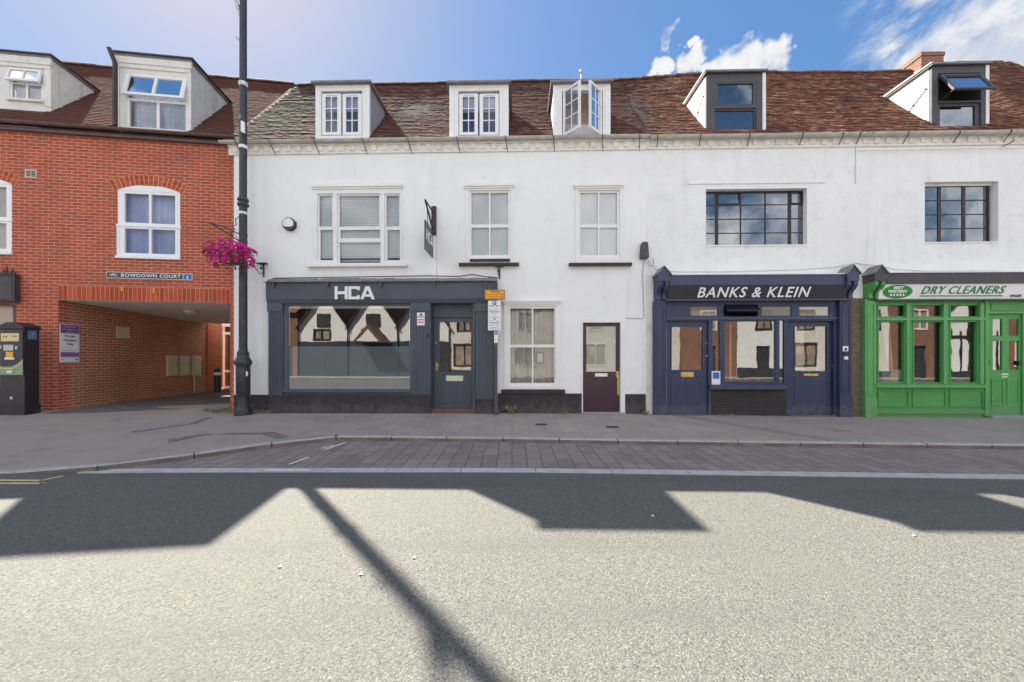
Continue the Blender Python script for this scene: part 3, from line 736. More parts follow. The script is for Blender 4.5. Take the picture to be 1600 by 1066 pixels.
for i, d in enumerate(WD):
    vf = -.08; r = F.R(*d, vf)
    cx = (d[0]+d[2])/2; wx = (r[0]+r[1])/2; w = (r[1]-r[0])
    op = F.R(502+(0 if i == 0 else 214.3), 142, 566+(0 if i == 0 else 214.3), 212, vf) if i < 2 else F.R(878, 141, 942, 214, vf)
    dm, vb = dormer_body(F, r, vf, WB, 'wood_white', 'cheek_lead', 'lead_grey', op, over=.10, slab=.042)
    q = MB(F); q.box(r[0]-.01, r[0]+.09, vf-.012, vf-.001, r[2], r[3]-.01); q.box(r[1]-.10, r[1]+.01, vf-.012, vf-.001, r[2], r[3]-.01); q.box(r[0]-.0, r[1], vf-.035, vf-.013, r[2]-.045, r[2]+.02); q.build('corner_board', 'wood_white', dm)
    px0 = 508+(0 if i == 0 else 214.3)
    if i < 2:
        cas = [(px0-5, 146, px0+24.5, 210.5), (px0+27, 146, px0+57, 210.5)]
        for c in cas:
            ro = F.R(*c, vf); ri = F.R(c[0]+5.5, c[1]+5.5, c[2]-5.5, c[3]-4, vf+.01)
            hs = []
            for a in range(2):
                for b in range(3):
                    ww = (ri[1]-ri[0]); hh = (ri[3]-ri[2]); hs.append((ri[0]+ww*a/2+(.010 if a else 0), ri[0]+ww*(a+1)/2-(0 if a else .010), ri[2]+hh*b/3+(.009 if b else 0), ri[2]+hh*(b+1)/3-(.009 if b < 2 else 0)))
            q = MB(F); q.plate(ro, hs, vf+.008, vf+.05); q.box(ro[0]+.1, ro[1]-.1, vf-.006, vf+.007, ro[3]-.045, ro[3]-.03); q.build('casement', 'wood_white', dm)
            pane(F, [ri], vf+.03, 'glass_house', dm)
        room(F, op[0], op[1], vf+.08, vf+.34, op[2], op[3], 'room_blue', dm)
        q = MB(F); q.box(op[0]+.05, op[1]-.05, vf+.10, vf+.11, op[3]-.42, op[3]-.02); q.build('blind', 'curtain_blue', dm)
    else:
        # both casements stand open
        zr = (op[2]+.01, op[3]-.02); th = R(47); wc = .475
        for hinge, sgn in ((op[0]+.02, 1), (op[1]-.02, -1)):
            q = MB(F); g = MB(F)
            def cp_(a, t, z): return (hinge+sgn*(a*math.cos(th)+t*math.sin(th)), vf-.01-(a*math.sin(th))+t*math.cos(th)*1., z)
            def cbox(a0, a1, z0, z1, t0=0., t1=.04):
                c = [cp_(a0, t0, z0), cp_(a1, t0, z0), cp_(a1, t1, z0), cp_(a0, t1, z0), cp_(a0, t0, z1), cp_(a1, t0, z1), cp_(a1, t1, z1), cp_(a0, t1, z1)]
                for k in ((0, 1, 5, 4), (1, 2, 6, 5), (2, 3, 7, 6), (3, 0, 4, 7), (4, 5, 6, 7), (3, 2, 1, 0)): q.poly([c[j] for j in k])
            z0, z1 = zr; H = z1-z0
            cbox(0, .05, z0, z1); cbox(wc-.05, wc, z0, z1); cbox(.05, wc-.05, z0, z0+.06); cbox(.05, wc-.05, z1-.05, z1)
            cbox(wc/2-.009, wc/2+.009, z0+.06, z1-.05, .01, .03)
            for b in (1, 2): cbox(.05, wc-.05, z0+.06+(H-.11)*b/3-.009, z0+.06+(H-.11)*b/3+.009, .01, .03)
            q.build('casement', 'wood_white', dm)
            g.poly([cp_(.05, .02, z0+.06), cp_(wc-.05, .02, z0+.06), cp_(wc-.05, .02, z1-.05), cp_(.05, .02, z1-.05)]); g.build('pane', 'glass_house', dm)
        room(F, op[0]-.05, op[1]+.05, vf+.07, vf+.62, op[2], op[3]+.02, 'room_cream', dm)
        q = MB(F); q.box(op[0]+.0, op[1], vf+.1, vf+.6, op[2]+.001, op[2]+.34); q.build('bedding', 'curtain_plum', dm)
        q = MB(F); q.box(op[0]+.1, op[1]-.1, vf+.05, vf+.07, op[3]-.03, op[3]-.015); q.build('curtain_rail', 'curtain_plum', dm)
q = MB(F); c = F.L(908, 128, 2.4); q.tube([(c[0], 2.4, c[1]-.1), (c[0], 2.4, c[1]+.27)], .012); q.ball((c[0], 2.4, c[1]+.30), .05, sz=1.3)
q.build('roof_finial', 'galv', WB, True)
# sash windows
def sash_window(parent, F, outer, lights, panes, crown=None, sill=None, sill_mat='wood_white', vo=-.025, blind='blind_white', glass='glass_house', blind_r=None, sash_v=.012, name='sash_window', mat='wood_white'):
    m = MB(F); m.plate(outer, lights, vo, .07); w = m.build(name, mat, parent)
    q = MB(F)
    for l in lights: q.plate((l[0]-.001, l[1]+.001, l[2]-.001, l[3]+.001), [p for p in panes if l[0]-.02 < (p[0]+p[1])/2 < l[1]+.02], sash_v, .055)
    q.build('sash', mat, w)
    pane(F, panes, .035, glass, w)
    if crown: q = MB(F); q.box(crown[0], crown[1], vo-.05, -.001, crown[2], crown[3]); q.box(crown[0]+.015, crown[1]-.015, vo-.025, -.001, crown[2]-.04, crown[2]-.001); q.build('window_head', mat, w)
    if sill: q = MB(F); q.box(sill[0], sill[1], vo-.09, -.001, sill[2], sill[3]); q.build('sill', sill_mat, w)
    if blind: slats(F, blind_r or (outer[0], outer[1], outer[2], outer[3]), .09, blind, w, .04 if blind_r else 2.2, tilt=.005 if blind_r else 0)
    return w
RR = F.R
w = sash_window(WB, F, triple, [RR(496, 303, 521.5, 409), RR(527, 303, 595.5, 412.5), RR(601, 303, 626, 409)],
    [RR(498.5, 305.5, 518.5, 354), RR(500, 359, 520, 406.5), RR(530, 305.5, 592, 354), RR(531.5, 359, 593.5, 372), RR(530.5, 379.5, 594, 411), RR(603.5, 305.5, 623.5, 354), RR(605, 359, 624.5, 406.5)],
    RR(488, 289, 630, 293.5), RR(482, 414, 637, 418), blind_r=F.R(494, 298, 626, 402), glass='glass_house')
q = MB(F); q.px(528, 372.5, 596, 378.5, -.012, .011); q.build('raised_sash_rail', 'wood_white', w)
q = MB(F)
for y in (396.5, 402, 407): q.px(531, y, 594, y+1.6, .09, .1)
q.build('blind_rail', 'wood_white', w)
for nm, o, sx in (('a', sashA, 0), ('b', sashB, 170.5)):
    w = sash_window(WB, F, o, [RR(733+sx, 298, 798+sx, 403)], [RR(736.5+sx, 301, 763.8+sx, 350.5), RR(766.2+sx, 301, 794+sx, 350.5), RR(736.5+sx, 355.5, 763.8+sx, 398.5), RR(766.2+sx, 355.5, 794+sx, 398.5)],
        RR(725.5+sx, 288.5, 803.5+sx, 292.5), RR(719+sx-(1 if sx else 1), 412.5, 811+sx+(4 if sx else 0), 416.5), 'black_plinth')
    if not sx: q = MB(F); q.px(734, 404.5, 797, 409, -.045, -.026); q.build('sill_board', 'black_plinth', w)
w = sash_window(WB, F, sashG, [RR(794, 478, 868, 603)], [RR(797.5, 482, 831, 538.5), RR(833.2, 482, 866, 538.5), RR(797.5, 543, 831, 598.5), RR(833.2, 543, 866, 598.5)],
    RR(785, 469.5, 877, 472.5), None, blind=None, glass='glass_old')
r = RR(794, 480, 870, 603); folds(F, r, .22, 'curtain_plum', w, 12, .025)
q = MB(F); q.plate(RR(838, 550, 850.5, 568), [RR(839.5, 552, 849, 566)], .10, .115); q.build('notice_frame', 'ink_dark', w); q = MB(F); q.px(839.5, 552, 849, 566, .11, .114); q.px(816.5, 488, 820, 495, .1, .103); q.build('notice', 'sign_white', w)
# plum front door
m = MB(F); m.plate(RR(909, 499, 977, 647, -.012), [RR(910.8, 504, 969.8, 649, -.012)], -.012, .17); dsur = m.build('door_surround', 'wood_white', WB)
m = MB(F); dr = RR(910.8, 504, 969.8, 645, .09); gl = RR(916, 510, 962.5, 581, .09); m.plate(dr, [gl], .09, .135); d = m.build('front_door', 'door_plum', WB)
pane(F, [gl], .11, 'glass_frost', d)
q = MB(F); lr = RR(918, 592, 962, 597, .09); q.box(lr[0], lr[1], .083, .0899, lr[2], lr[2]+.02); q.build('door_rail', 'door_plum', d)
q = MB(F); q.px(930, 583.5, 949, 588.5, .078, .0895); q.build('letterbox', 'wood_white', d)
q = MB(F); q.px(964.5, 588, 968.5, 617, .084, .0895); h = F.L(965, 585.5, .09); q.tube([(h[0], .09, h[1]), (h[0], .05, h[1]), (h[0]-.07, .045, h[1])], .011); q.px(963, 580, 967.5, 590, .082, .0838); q.build('door_handle', 'brass', d)
q = MB(F); text_mesh(q, 'Please knock', RR(944, 529.5, 959.5, 532, .105), .105, .001); text_mesh(q, 'and enter', RR(944, 533.5, 959.5, 536, .105), .105, .001); text_mesh(q, '32', RR(921, 509.8+1.5, 926, 513.5, .105), .105, .001); q.build('door_lettering', 'letter_white', d)
m = MB(F); m.px(908, 645.2, 976, 648, -.08, .2); m.build('door_step', 'stone_step', WB)
# rooms behind
room(F, uL+.3, uM-.2, .255, 3.2, 2.95, 5.9, 'room_mid', WB); room(F, uL+.3, F.L(668, 500)[0], .256, 3.6, .05, 2.75, 'room_dark', WB); room(F, F.L(669, 500)[0], uM-.2, .257, 2.2, .0, 2.74, 'room_mid', WB)
# ---- slate shopfront (projects from the wall)
VS = -.14
m = MB(F); fr = RR(415, 441, 777, 473.5, -.20)
m.prism_vz([(-.20, fr[3]), (-.001, fr[3]), (-.001, fr[2]), (VS-.01, fr[2]), (-.19, fr[2]+.10)], fr[0], fr[1]); fas = m.build('fascia', 'slate_paint', WB)
q = MB(F)
def letr(mb, pts, v0=-.222, v1=-.199):
    mb.prism_uz([F.L(a, b, v0) for a, b in pts], v0, v1)
letr(q, [(522.8, 447.5), (527.2, 447.5), (527.2, 467.7), (522.8, 467.7)]); letr(q, [(538.6, 447.5), (543, 447.5), (543, 467.7), (538.6, 467.7)]); letr(q, [(527.2, 455.4), (538.6, 455.4), (538.6, 459.8), (527.2, 459.8)])
letr(q, [(544.3, 447.5), (562, 447.5), (562, 453.5), (557.8, 453.5), (557.8, 451.6), (548.6, 451.6), (548.6, 463.6), (557.8, 463.6), (557.8, 461.5), (562, 461.5), (562, 467.7), (544.3, 467.7)])
letr(q, [(563, 467.7), (571, 447.5), (577.2, 447.5), (585.3, 467.7), (580.6, 467.7), (574.2, 452.5), (567.6, 467.7)]); letr(q, [(567.8, 460), (580.5, 460), (582, 463.6), (566.2, 463.6)], -.2215)
q.build('lettering', 'letter_white', fas)
# leaded canopy top
m = MB(F); cr = RR(417, 433.5, 776, 441, -.27); n = 26
for k in range(n):
    a = cr[0]+(cr[1]-cr[0])*k/n; b = cr[0]+(cr[1]-cr[0])*(k+1)/n; w1 = random.uniform(-.012, .012)
    m.prism_vz([(-.275+w1*.5, fr[3]+.012), (-.27, fr[3]+.045+w1*.6), (-.001, fr[3]+.13+w1), (-.001, fr[3]+.012)], a, b+.002)
m.box(cr[0]-.09, cr[1]+.01, -.275, -.19, fr[3]+.001, fr[3]+.0115)
m.build('canopy', 'lead_grey', fas)
q = MB(F); q.tube([(cr[0]+.0, -.06, fr[3]+.13), (-1.9, -.05, fr[3]+.17), (-1.2, -.05, fr[3]+.15), (-.9, -.05, fr[3]+.2), (-.6, -.06, fr[3]+.14), (cr[1], -.06, fr[3]+.12)], .010); q.build('cable', 'iron_dark', WB)
q = MB(F)
for x in (429, 513, 596, 679, 758): c = F.L(x, 444, -.2); q.box(c[0]-.02, c[0]+.02, -.25, -.2005, fr[3]-.08, fr[3]-.0); q.box(c[0]-.02, c[0]+.02, -.225, -.2005, fr[3]-.12, fr[3]-.08)
q.build('bracket', 'slate_paint', fas)
def pilaster(x0, x1, yb, yc=487, yp=None, mat='slate_paint', flutes=7, VS=VS, ytop=474, parent=WB):
    m = MB(F); r = RR(x0, ytop, x1, yb, VS); ri = RR(x0+2, yc, x1-2, yb, VS)
    m.box(r[0], r[1], VS, -.001, r[2], r[3]); m.box(r[0]-.012, r[1]+.012, VS-.025, VS-.001, ri[3], r[3]-.001)
    w = (ri[1]-ri[0])
    for k in range(flutes): a = ri[0]+w*(k+.15)/flutes; m.box(a, a+w/flutes*.62, VS-.014, VS-.001, r[2]+.03, ri[3]-.02)
    p = m.build('pilaster', mat, parent)
    if yp: q = MB(F); rp = RR(x0, yb, x1, yp, VS-.01); q.box(rp[0]-.005, rp[1]+.005, VS-.012, -.0215, rp[2]-.12, r[2]-.002); q.build('plinth_block', 'black_plinth', p)
pilaster(419, 441, 617, yp=646); pilaster(642, 672, 617, yp=646); pilaster(743, 774, 624, yp=648)
m = MB(F); so = RR(441, 474, 642, 617, VS+.04); m.plate(so, [RR(449.5, 478, 640.5, 608, VS+.04)], VS+.04, -.0012); sw = m.build('shop_window', 'slate_paint', WB)
q = MB(F); q.px(441, 609, 642, 613, VS-.03, VS+.039); q.build('sill', 'slate_paint', sw)
g = RR(449, 478, 641, 608, VS+.07); zf = F.L(545, 541.5, VS+.07)[1]
pane(F, [(g[0], g[1], zf, g[3])], VS+.07, 'glass_shop', sw)
q = MB(F); q.poly([(g[0], VS+.072, g[2]), (g[1], VS+.072, g[2]), (g[1], VS+.072, zf), (g[0], VS+.072, zf)]); q.build('frosted_pane', 'glass_film', sw)
q = MB(F); q.plate(RR(449, 477.5, 641, 608.5, VS+.06), [RR(452, 482, 640, 606, VS+.06)], VS+.074, VS+.10); q.build('inner_frame', 'wood_white_worn', sw)
q = MB(F); q.px(441.2, 617.2, 642, 650, VS-.005, -.022); q.build('stall_riser', 'black_plinth', WB)
q = MB(F); q.px(651.5, 488.5, 663.5, 508.5, VS-.020, VS-.0145); nt_ = q.build('notice', 'sign_white', WB)
q = MB(F)
for yy in (494.5, 499, 503): q.px(652.2, yy, 662.8, yy+1.6, VS-.022, VS-.0202)
q.build('red_print', 'sign_red', nt_)
q = MB(F); q.px(656, 490, 659.5, 493.5, VS-.022, VS-.0202); q.build('black_print', 'ink_dark', nt_)
# recessed shop door
VD = .10
m = MB(F); m.box(shopD[0]-.001, shopD[0]+.05, VS+.03, VD+.05, shopD[2]-.1, shopD[3]); m.box(shopD[1]-.05, shopD[1]+.001, VS+.03, VD+.05, shopD[2]-.1, shopD[3]); tr = RR(676, 492, 742, 496, VD)
m.box(shopD[0]+.05, shopD[1]-.05, VD-.03, VD+.05, tr[2], tr[3]); m.box(shopD[0]+.05, shopD[1]-.05, VD, VD+.04, tr[3], shopD[3]); m.build('door_frame', 'slate_door', WB)
m = MB(F); dr = (shopD[0]+.055, shopD[1]-.055, F.L(700, 637, VD)[1], tr[2]-.005); gl = RR(686.5, 503.5, 736, 582, VD+.01); pl = []
m.plate(dr, [gl], VD+.012, VD+.055)
sd = m.build('shop_door', 'slate_door', WB)
q = MB(F)
for pr in (RR(687, 600, 710, 630, VD), RR(713, 600, 736, 630, VD)): q.plate(pr, [shrink(pr, .018)], VD-.0, VD+.0119)
q.plate(RR(684, 501, 738.5, 584.5, VD), [gl], VD-.0, VD+.0119); q.build('door_panels', 'slate_paint', sd)
pane(F, [gl], VD+.03, 'glass_shop', sd)
q = MB(F); q.px(697, 587, 723.5, 595.5, VD-.006, VD+.0118); q.build('letterbox', 'brass_pale', sd)
q = MB(F); q.px(681, 567, 683.6, 579, VD+.002, VD+.0117); h = F.L(682, 571.5, VD); q.tube([(h[0], VD, h[1]), (h[0], VD-.05, h[1]), (h[0]+.09, VD-.05, h[1]-.01)], .011); c = F.L(681.5, 535.5, VD); q.tube([(c[0], VD-.012, c[1]), (c[0], VD+.0116, c[1])], .02, 10); q.build('door_handle', 'brass', sd)
q = MB(F); q.px(667, 521, 670.5, 527.5, VS-.03, VS-.0142); q.build('entry_buzzer', 'charcoal', WB)
m = MB(F); m.box(shopD[0], shopD[1], -.10, .3, -.2, F.L(700, 638, -.02)[1]); m.build('door_step', 'threshold_red', WB)

# ================================================================== RIGHT WHITE BUILDINGS (navy shop, green shop)
NB = thing('terraced_house', 'white rendered house with reddish tiled roof and one grey dormer above the navy shopfront', 'house', F.P((uM+uN)/2, .1, 0))
GB = thing('terraced_house', 'white rendered house with brick chimney and open grey dormer above the green shopfront', 'house', F.P((uN+uE)/2, .1, 0))
ZG = -.35
stl1 = F.R(1103, 295, 1261, 385); stl2 = F.R(1445, 284, 1560, 380)
nshop = F.R(1040, 470, 1312, 652); gshop = F.R(1369, 470, 1600, 652)
m = MB(F); m.plate((uM+.001, uN, ZG, ZWALL), [stl1, (nshop[0]+.02, nshop[1]-.02, ZG, nshop[3]-.01)], 0, .25); m.build('wall', 'render_white_old', NB)
m = MB(F); m.box(uM+.002, uN, 4.8, 5, ZG, ZWALL); m.build('rear_wall', 'render_white_old', NB)
m = MB(F); m.plate((uN+.001, uE, ZG, ZWALL), [stl2, (gshop[0]+.02, uE-.3, ZG, gshop[3]-.01)], 0, .25); m.build('wall', 'render_white_old', GB)
m = MB(F); m.box(uN, uE-.26, 4.8, 5, ZG, ZWALL); m.build('rear_wall', 'render_white_old', GB)
m = MB(F); m.prism_vz([(.26, ZG), (5.0, ZG), (5.0, ZWALL), (2.48, 9.1), (.26, ZWALL)], uE-.25, uE); m.build('gable_wall', 'render_white_old', GB)
m = MB(F); r = RR(1010, 499, 1021, 652, -.012); m.box(r[0], r[1], -.012, -.001, ZG, F.L(1015, 430)[1]); m.build('edge_strip', 'render_edge', NB)
m = MB(F); r = RR(1331, 466, 1351, 655, -.02); m.box(r[0], r[1], -.02, -.001, ZG, r[3]); m.build('rubble_pier', 'rubble', NB)
cornice(uM+.001, uN, NB); cornice(uN+.001, uE, GB)
for par, a, b, bk in ((NB, uM+.035, uN, [F.L(x, 215, -.2)[0] for x in (1028, 1095, 1172, 1255, 1318)]), (GB, uN+.005, uE, [F.L(x, 210, -.2)[0] for x in (1345, 1420, 1500, 1580)])):
    gutter(F, a, b, -.14, F.L(1300, 208, -.17)[1], .065, 'gutter_grey', par, bk, .2)
GD = [(1103.5, 115, 1195.4, 207), (1456, 103, 1544, 199.5)]
exs = []
for i, d in enumerate(GD):
    vf = .02+(.12 if i else 0); a = F.L(d[0], 170, vf)[0]; b = F.L(d[2], 170, vf)[0]; zt = F.L((d[0]+d[2])/2, d[1], vf)[1]; exs.append((a+.02, b-.02, .0, (zt-ZE)/TP-.12))
def lift2(u, s): return -.04*math.sin(min(1, s/3.9)*math.pi)+.02*math.sin(u*1.0+1)*min(1, s)+.006*math.sin(u*3.3+s)+.10*max(0, min(1, (u-uM)/1.5))*min(1, s/3.5)
def lift3(u, s): return lift2(u, s)+.16*max(0, min(1, (u-F.L(1440, 110, 2.5)[0]*1.)/.3))*min(1, s/3.5)
sp_ = lambda u, t: .06
tiled_roof(F, uM+.005, uM+.005, uN, uN, -.12, ZE, 2.5, TP, NB, 'tile_old', [exs[0]], lift2, .0, 1.5, 'tile_warm', lambda u, t: .25+.6*min(1, max(0, (u-uM)/2.)), seed=5)
tiled_roof(F, uN+.005, uN+.005, uE+.1, uE+.1, -.12, ZE, 2.5, TP, GB, 'tile_warm', [exs[1]], lift3, .0, 1.4, 'tile_old', lambda u, t: .35, seed=9)
# chimney
m = MB(F); vfc = 2.15; c0 = F.L(1439.5, 82, vfc); c1 = F.L(1474.5, 82, vfc)
m.box(c0[0], c1[0], vfc, vfc+.78, 8.3, c0[1]-.10); m.box(c0[0]-.02, c1[0]+.02, vfc-.02, vfc+.80, c0[1]-.10, c0[1]); ch = m.build('chimney', 'brick_chimney', GB)
q = MB(F); q.prism_vz([(vfc-.4, 8.55), (vfc-.04, 9.15), (vfc+.85, 9.35), (vfc+.85, 8.3), (vfc-.4, 8.2)], c0[0]-.09, c0[0]-.001); q.box(c0[0]-.03, c1[0]+.03, vfc-.05, vfc-.001, 8.4, 9.05); q.build('flashing', 'cornice_cream', ch)
# grey dormers
for i, d in enumerate(GD):
    par = (NB, GB)[i]; vf = .02+(.12 if i else 0); r = F.R(*d, vf)
    if i == 0: op = F.R(1117, 128, 1182, 207, vf)
    else: op = F.R(1466, 114, 1533, 199, vf)
    dm, vb = dormer_body(F, r, vf, par, 'canopy_grey', 'cheek_board', 'canopy_grey', op, over=.05, slab=.05)
    q = MB(F); q.box(r[1]-.06, r[1]+.012, vf-.012, vf-.001, r[2], r[3]-.0); q.build('corner_board', 'cheek_board', dm)
    q = MB(F); q.box(r[0]-.034, r[1]+.034, vf-.056, vf-.05, r[3]+.02, r[3]+.058); q.build('lead_edge', 'lead_grey', dm)
    q = MB(F); zz = r[3]-.02
    q.prism_vz([(vf-.04, r[3]+.055), (vb+.20, r[3]+.055), (vb+.20, r[3]+.10), (vf-.04, r[3]+.075)], r[0]-.05, r[0]+.03); q.build('verge_board', 'wood_white_worn', dm)
    q = MB(F); q.bar((r[0]-.012, vf+.12, r[3]-.42), (r[0]-.012, vb-.42, r[3]-.90+.1), .012, .012)
    for t in (0, .5, 1): q.ball((r[0]-.015, vf+.12+(vb-.42-vf-.12)*t, r[3]-.42+(-.38)*t), .018)
    q.build('cheek_rod', 'iron_dark', dm)
    if i == 0:
        ul = RR(1121.5, 131, 1176.5, 163, vf+.01); lo = RR(1117.5, 173, 1178, 207, vf+.03)
        q = MB(F); q.plate(RR(1117, 128, 1182, 169, vf), [ul], vf+.004, vf+.05); q.plate((op[0], op[1], op[2], F.L(1150, 169, vf+.03)[1]), [(lo[0], lo[1], op[2], lo[3])], vf+.03, vf+.075); q.build('sash', 'canopy_grey', dm)
        pane(F, [ul], vf+.03, 'glass_sky', dm); pane(F, [lo], vf+.055, 'glass_sky', dm)
        room(F, op[0], op[1], vf+.08, vf+.4, op[2], op[3], 'room_mid', dm)
    else:
        lo = RR(1468.5, 166, 1523.5, 199, vf+.03); um = F.L(1500, 160.5, vf)[1]
        q = MB(F); q.plate((op[0], op[1], op[2], um), [(lo[0], lo[1], op[2], lo[3])], vf+.03, vf+.075); q.box(op[0], op[1], vf-.01, vf+.05, um, um+.035); q.build('sash', 'canopy_grey', dm)
        pane(F, [lo], vf+.055, 'glass_sky', dm)
        zt = op[3]-.03; A = R(29); Lh = .60
        def aw(a, s, t): return (op[0]+.02+a*(op[1]-op[0]-.04), vf-.015-s*math.sin(A)+t*math.cos(A), zt-s*math.cos(A)-t*math.sin(A))
        q = MB(F); g = MB(F)
        def abox(a0, a1, s0, s1):
            c = [aw(a0, s0, 0), aw(a1, s0, 0), aw(a1, s1, 0), aw(a0, s1, 0), aw(a0, s0, .04), aw(a1, s0, .04), aw(a1, s1, .04), aw(a0, s1, .04)]
            for k in ((0, 1, 2, 3), (7, 6, 5, 4), (0, 4, 5, 1), (1, 5, 6, 2), (2, 6, 7, 3), (3, 7, 4, 0)): q.poly([c[j] for j in k])
        abox(0, .07, 0, Lh); abox(.93, 1, 0, Lh); abox(.07, .93, 0, .05); abox(.07, .93, Lh-.05, Lh); q.build('open_sash', 'canopy_grey', dm)
        g.poly([aw(.07, .05, .02), aw(.93, .05, .02), aw(.93, Lh-.05, .02), aw(.07, Lh-.05, .02)]); g.build('pane', 'glass_sky', dm)
        q = MB(F); q.bar((op[0]+.05, vf-.01, um+.05), aw(.03, Lh-.02, 0), .012); q.build('stay', 'iron_dark', dm)
        room(F, op[0], op[1], vf+.08, vf+.6, op[2], op[3], 'room_dark', dm)
# steel windows
def steel_window(par, r, cols, rows, thick, extra, vf=.13, glass='glass_sky'):
    us = [F.L(x, 340, vf)[0] for x in cols]; zs = [F.L(cols[len(cols)//2], y, vf)[1] for y in rows]
    ro = (us[0]-.03, us[-1]+.03, zs[-1]-.03, zs[0]+.03); hs = []
    for i in range(len(us)-1):
        for j in range(len(zs)-1):
            a = .012+(.022 if i in thick else 0); b = .012+(.022 if i+1 in thick else 0); hs.append((us[i]+a, us[i+1]-b, zs[j+1]+.009, zs[j]-.009))
    m = MB(F); m.plate(ro, hs, vf, vf+.03)
    for (i, j0, j1) in extra: q0 = (us[i]+.006, us[i+1]-.006, zs[j1]+.004, zs[j0]-.004); m.plate(q0, [shrink(q0, .03)], vf-.015, vf-.001)
    w = m.build('steel_window', 'steel_black', par)
    pane(F, [shrink(ro, .01)], vf+.012, glass, w); return w
w = steel_window(NB, stl1, [1100, 1120, 1157.5, 1196, 1234, 1255], [300, 320, 342, 364, 385], (1, 4), [(1, 0, 1), (4, 0, 1)])
q = MB(F); q.box(stl1[0]-.0, stl1[1]+.0, -.02, .13, stl1[2]-.001, stl1[2]+.03); q.build('sill', 'render_white_old', w)
w = steel_window(GB, stl2, [1433, 1468, 1506, 1543.5], [291, 313, 335, 357, 380], (1, 2), [])
q = MB(F); q.box(stl2[0], stl2[1], -.02, .13, stl2[2]-.001, stl2[2]+.025); q.box(stl2[0]-.0, stl2[1], .12, .16, F.L(1500, 291, .13)[1], stl2[3]); q.build('sill', 'render_white_old', w)
for par, s_ in ((NB, stl1), (GB, stl2)): room(F, s_[0]-.3, s_[1]+.3, .255, 2.6, s_[2]-.6, s_[3]+.25, 'room_mid', par)
q = MB(F); q.px(1075, 284.5, 1290, 286.5, -.02, -.001); q.build('drip_mould', 'render_white_old', NB)
q = MB(F)
for pts in ([(1338, 228), (1338.6, 250), (1337.6, 270), (1338.4, 288)],): q.tube([(F.L(x, y, -.006)[0]-.02, -.006, F.L(x, y, -.006)[1]) for x, y in pts], .005, 5)
q.build('cable', 'gutter_grey', NB)

def wire(par, pts, r=.006, v=-.012, mat='gutter_grey', name='cable'):
    q = MB(F); q.tube([(F.L(x, y, v)[0], v, F.L(x, y, v)[1]) for x, y in pts], r, 5); q.build(name, mat, par)
wire(NB, [(1013, 408), (1022, 419), (1030, 423), (1060, 425), (1150, 424.5), (1240, 422), (1300, 418), (1330, 413), (1337.5, 412)])
wire(NB, [(1013, 412), (1020, 436), (1028, 437.5)], .005)
wire(GB, [(1338.5, 411), (1345, 413), (1380, 416), (1395, 421), (1450, 424), (1520, 423.5), (1600, 424), (1660, 424)])
wire(GB, [(1568, 228), (1578, 224), (1592, 214), (1600, 211)], .010, -.05, 'iron_dark')
wire(GB, [(1339, 236), (1420, 234.5), (1500, 233), (1600, 232)], .005, -.045)
wire(NB, [(1021, 413), (1021.5, 404), (1020, 406)], .008, -.03, 'gutter_grey', 'wall_hook')
# ---- gabled console brackets at the ends of the two shopfronts
def console(par, x0, x1, xp, yp, ye, yb, ybot, m_cap, m_body, xr, vout=-.30):
    """cap: little gabled roof; x0..x1 front face, xp peak, yp peak y, ye eaves y, yb underside of cap, ybot foot"""
    L = lambda x, y, v=vout: F.L(x, y, v)
    u0, u1 = L(x0, ye)[0], L(x1, ye)[0]; up = (u0+u1)/2; zp, ze_, zb, zf = L(xp, yp)[1], L(xp, ye)[1], L(xp, yb)[1], F.L(xp, ybot, -.15)[1]
    q = MB(F); q.prism_uz([(u0, zb), (u1, zb), (u1, ze_), (up, zp), (u0, ze_)], vout, -.001); cap = q.build('console_cap', m_cap, par)
    q = MB(F)
    for a, b in ((u0-.03, up), (up, u1+.03)):
        za = ze_-.03 if a < up-.01 else zp+.001; zb_ = zp+.001 if a < up-.01 else ze_-.03
        q.prism_uz([(a, za), (b, zb_), (b, zb_+.022), (a, za+.022)], vout-.03, -.001)
    q.build('lead_cap', 'lead_grey', cap)
    q = MB(F); pr = []
    for k in range(9):
        t = k/8; v = -.15-(abs(vout)-.17)*(1-(math.sin(t*math.pi/2))**1.3)*(1.0 if t < .6 else 1)-(.03*math.sin(t*math.pi*2)); pr.append((min(v, -.14), zb-.002+(zf-zb)*t))
    w = (u1-u0)
    for a, b in ((u0+.01, u0+w*.38), (u1-w*.38, u1-.01)): q.prism_vz([(-.001, zb-.002)]+pr+[(-.001, zf)], a, b)
    q.build('scroll', m_body, cap)
    q = MB(F); q.prism_vz([(-.001, zb-.002)]+[(v+.04, z) for v, z in pr if v+.04 < -.01]+[(-.001, zf)], u0+w*.38+.001, u1-w*.38-.001); q.build('groove', 'moulding_dark', cap)
console(NB, 1028, 1047, 1038, 416.5, 428, 439, 468, 'navy_trim', 'navy_trim', 0)
console(NB, 1324, 1343, 1334, 415, 427, 439, 466, 'navy_trim', 'navy_trim', 0)
console(GB, 1367, 1386, 1377, 415, 426, 439, 466, 'canopy_grey', 'green_paint', 0)
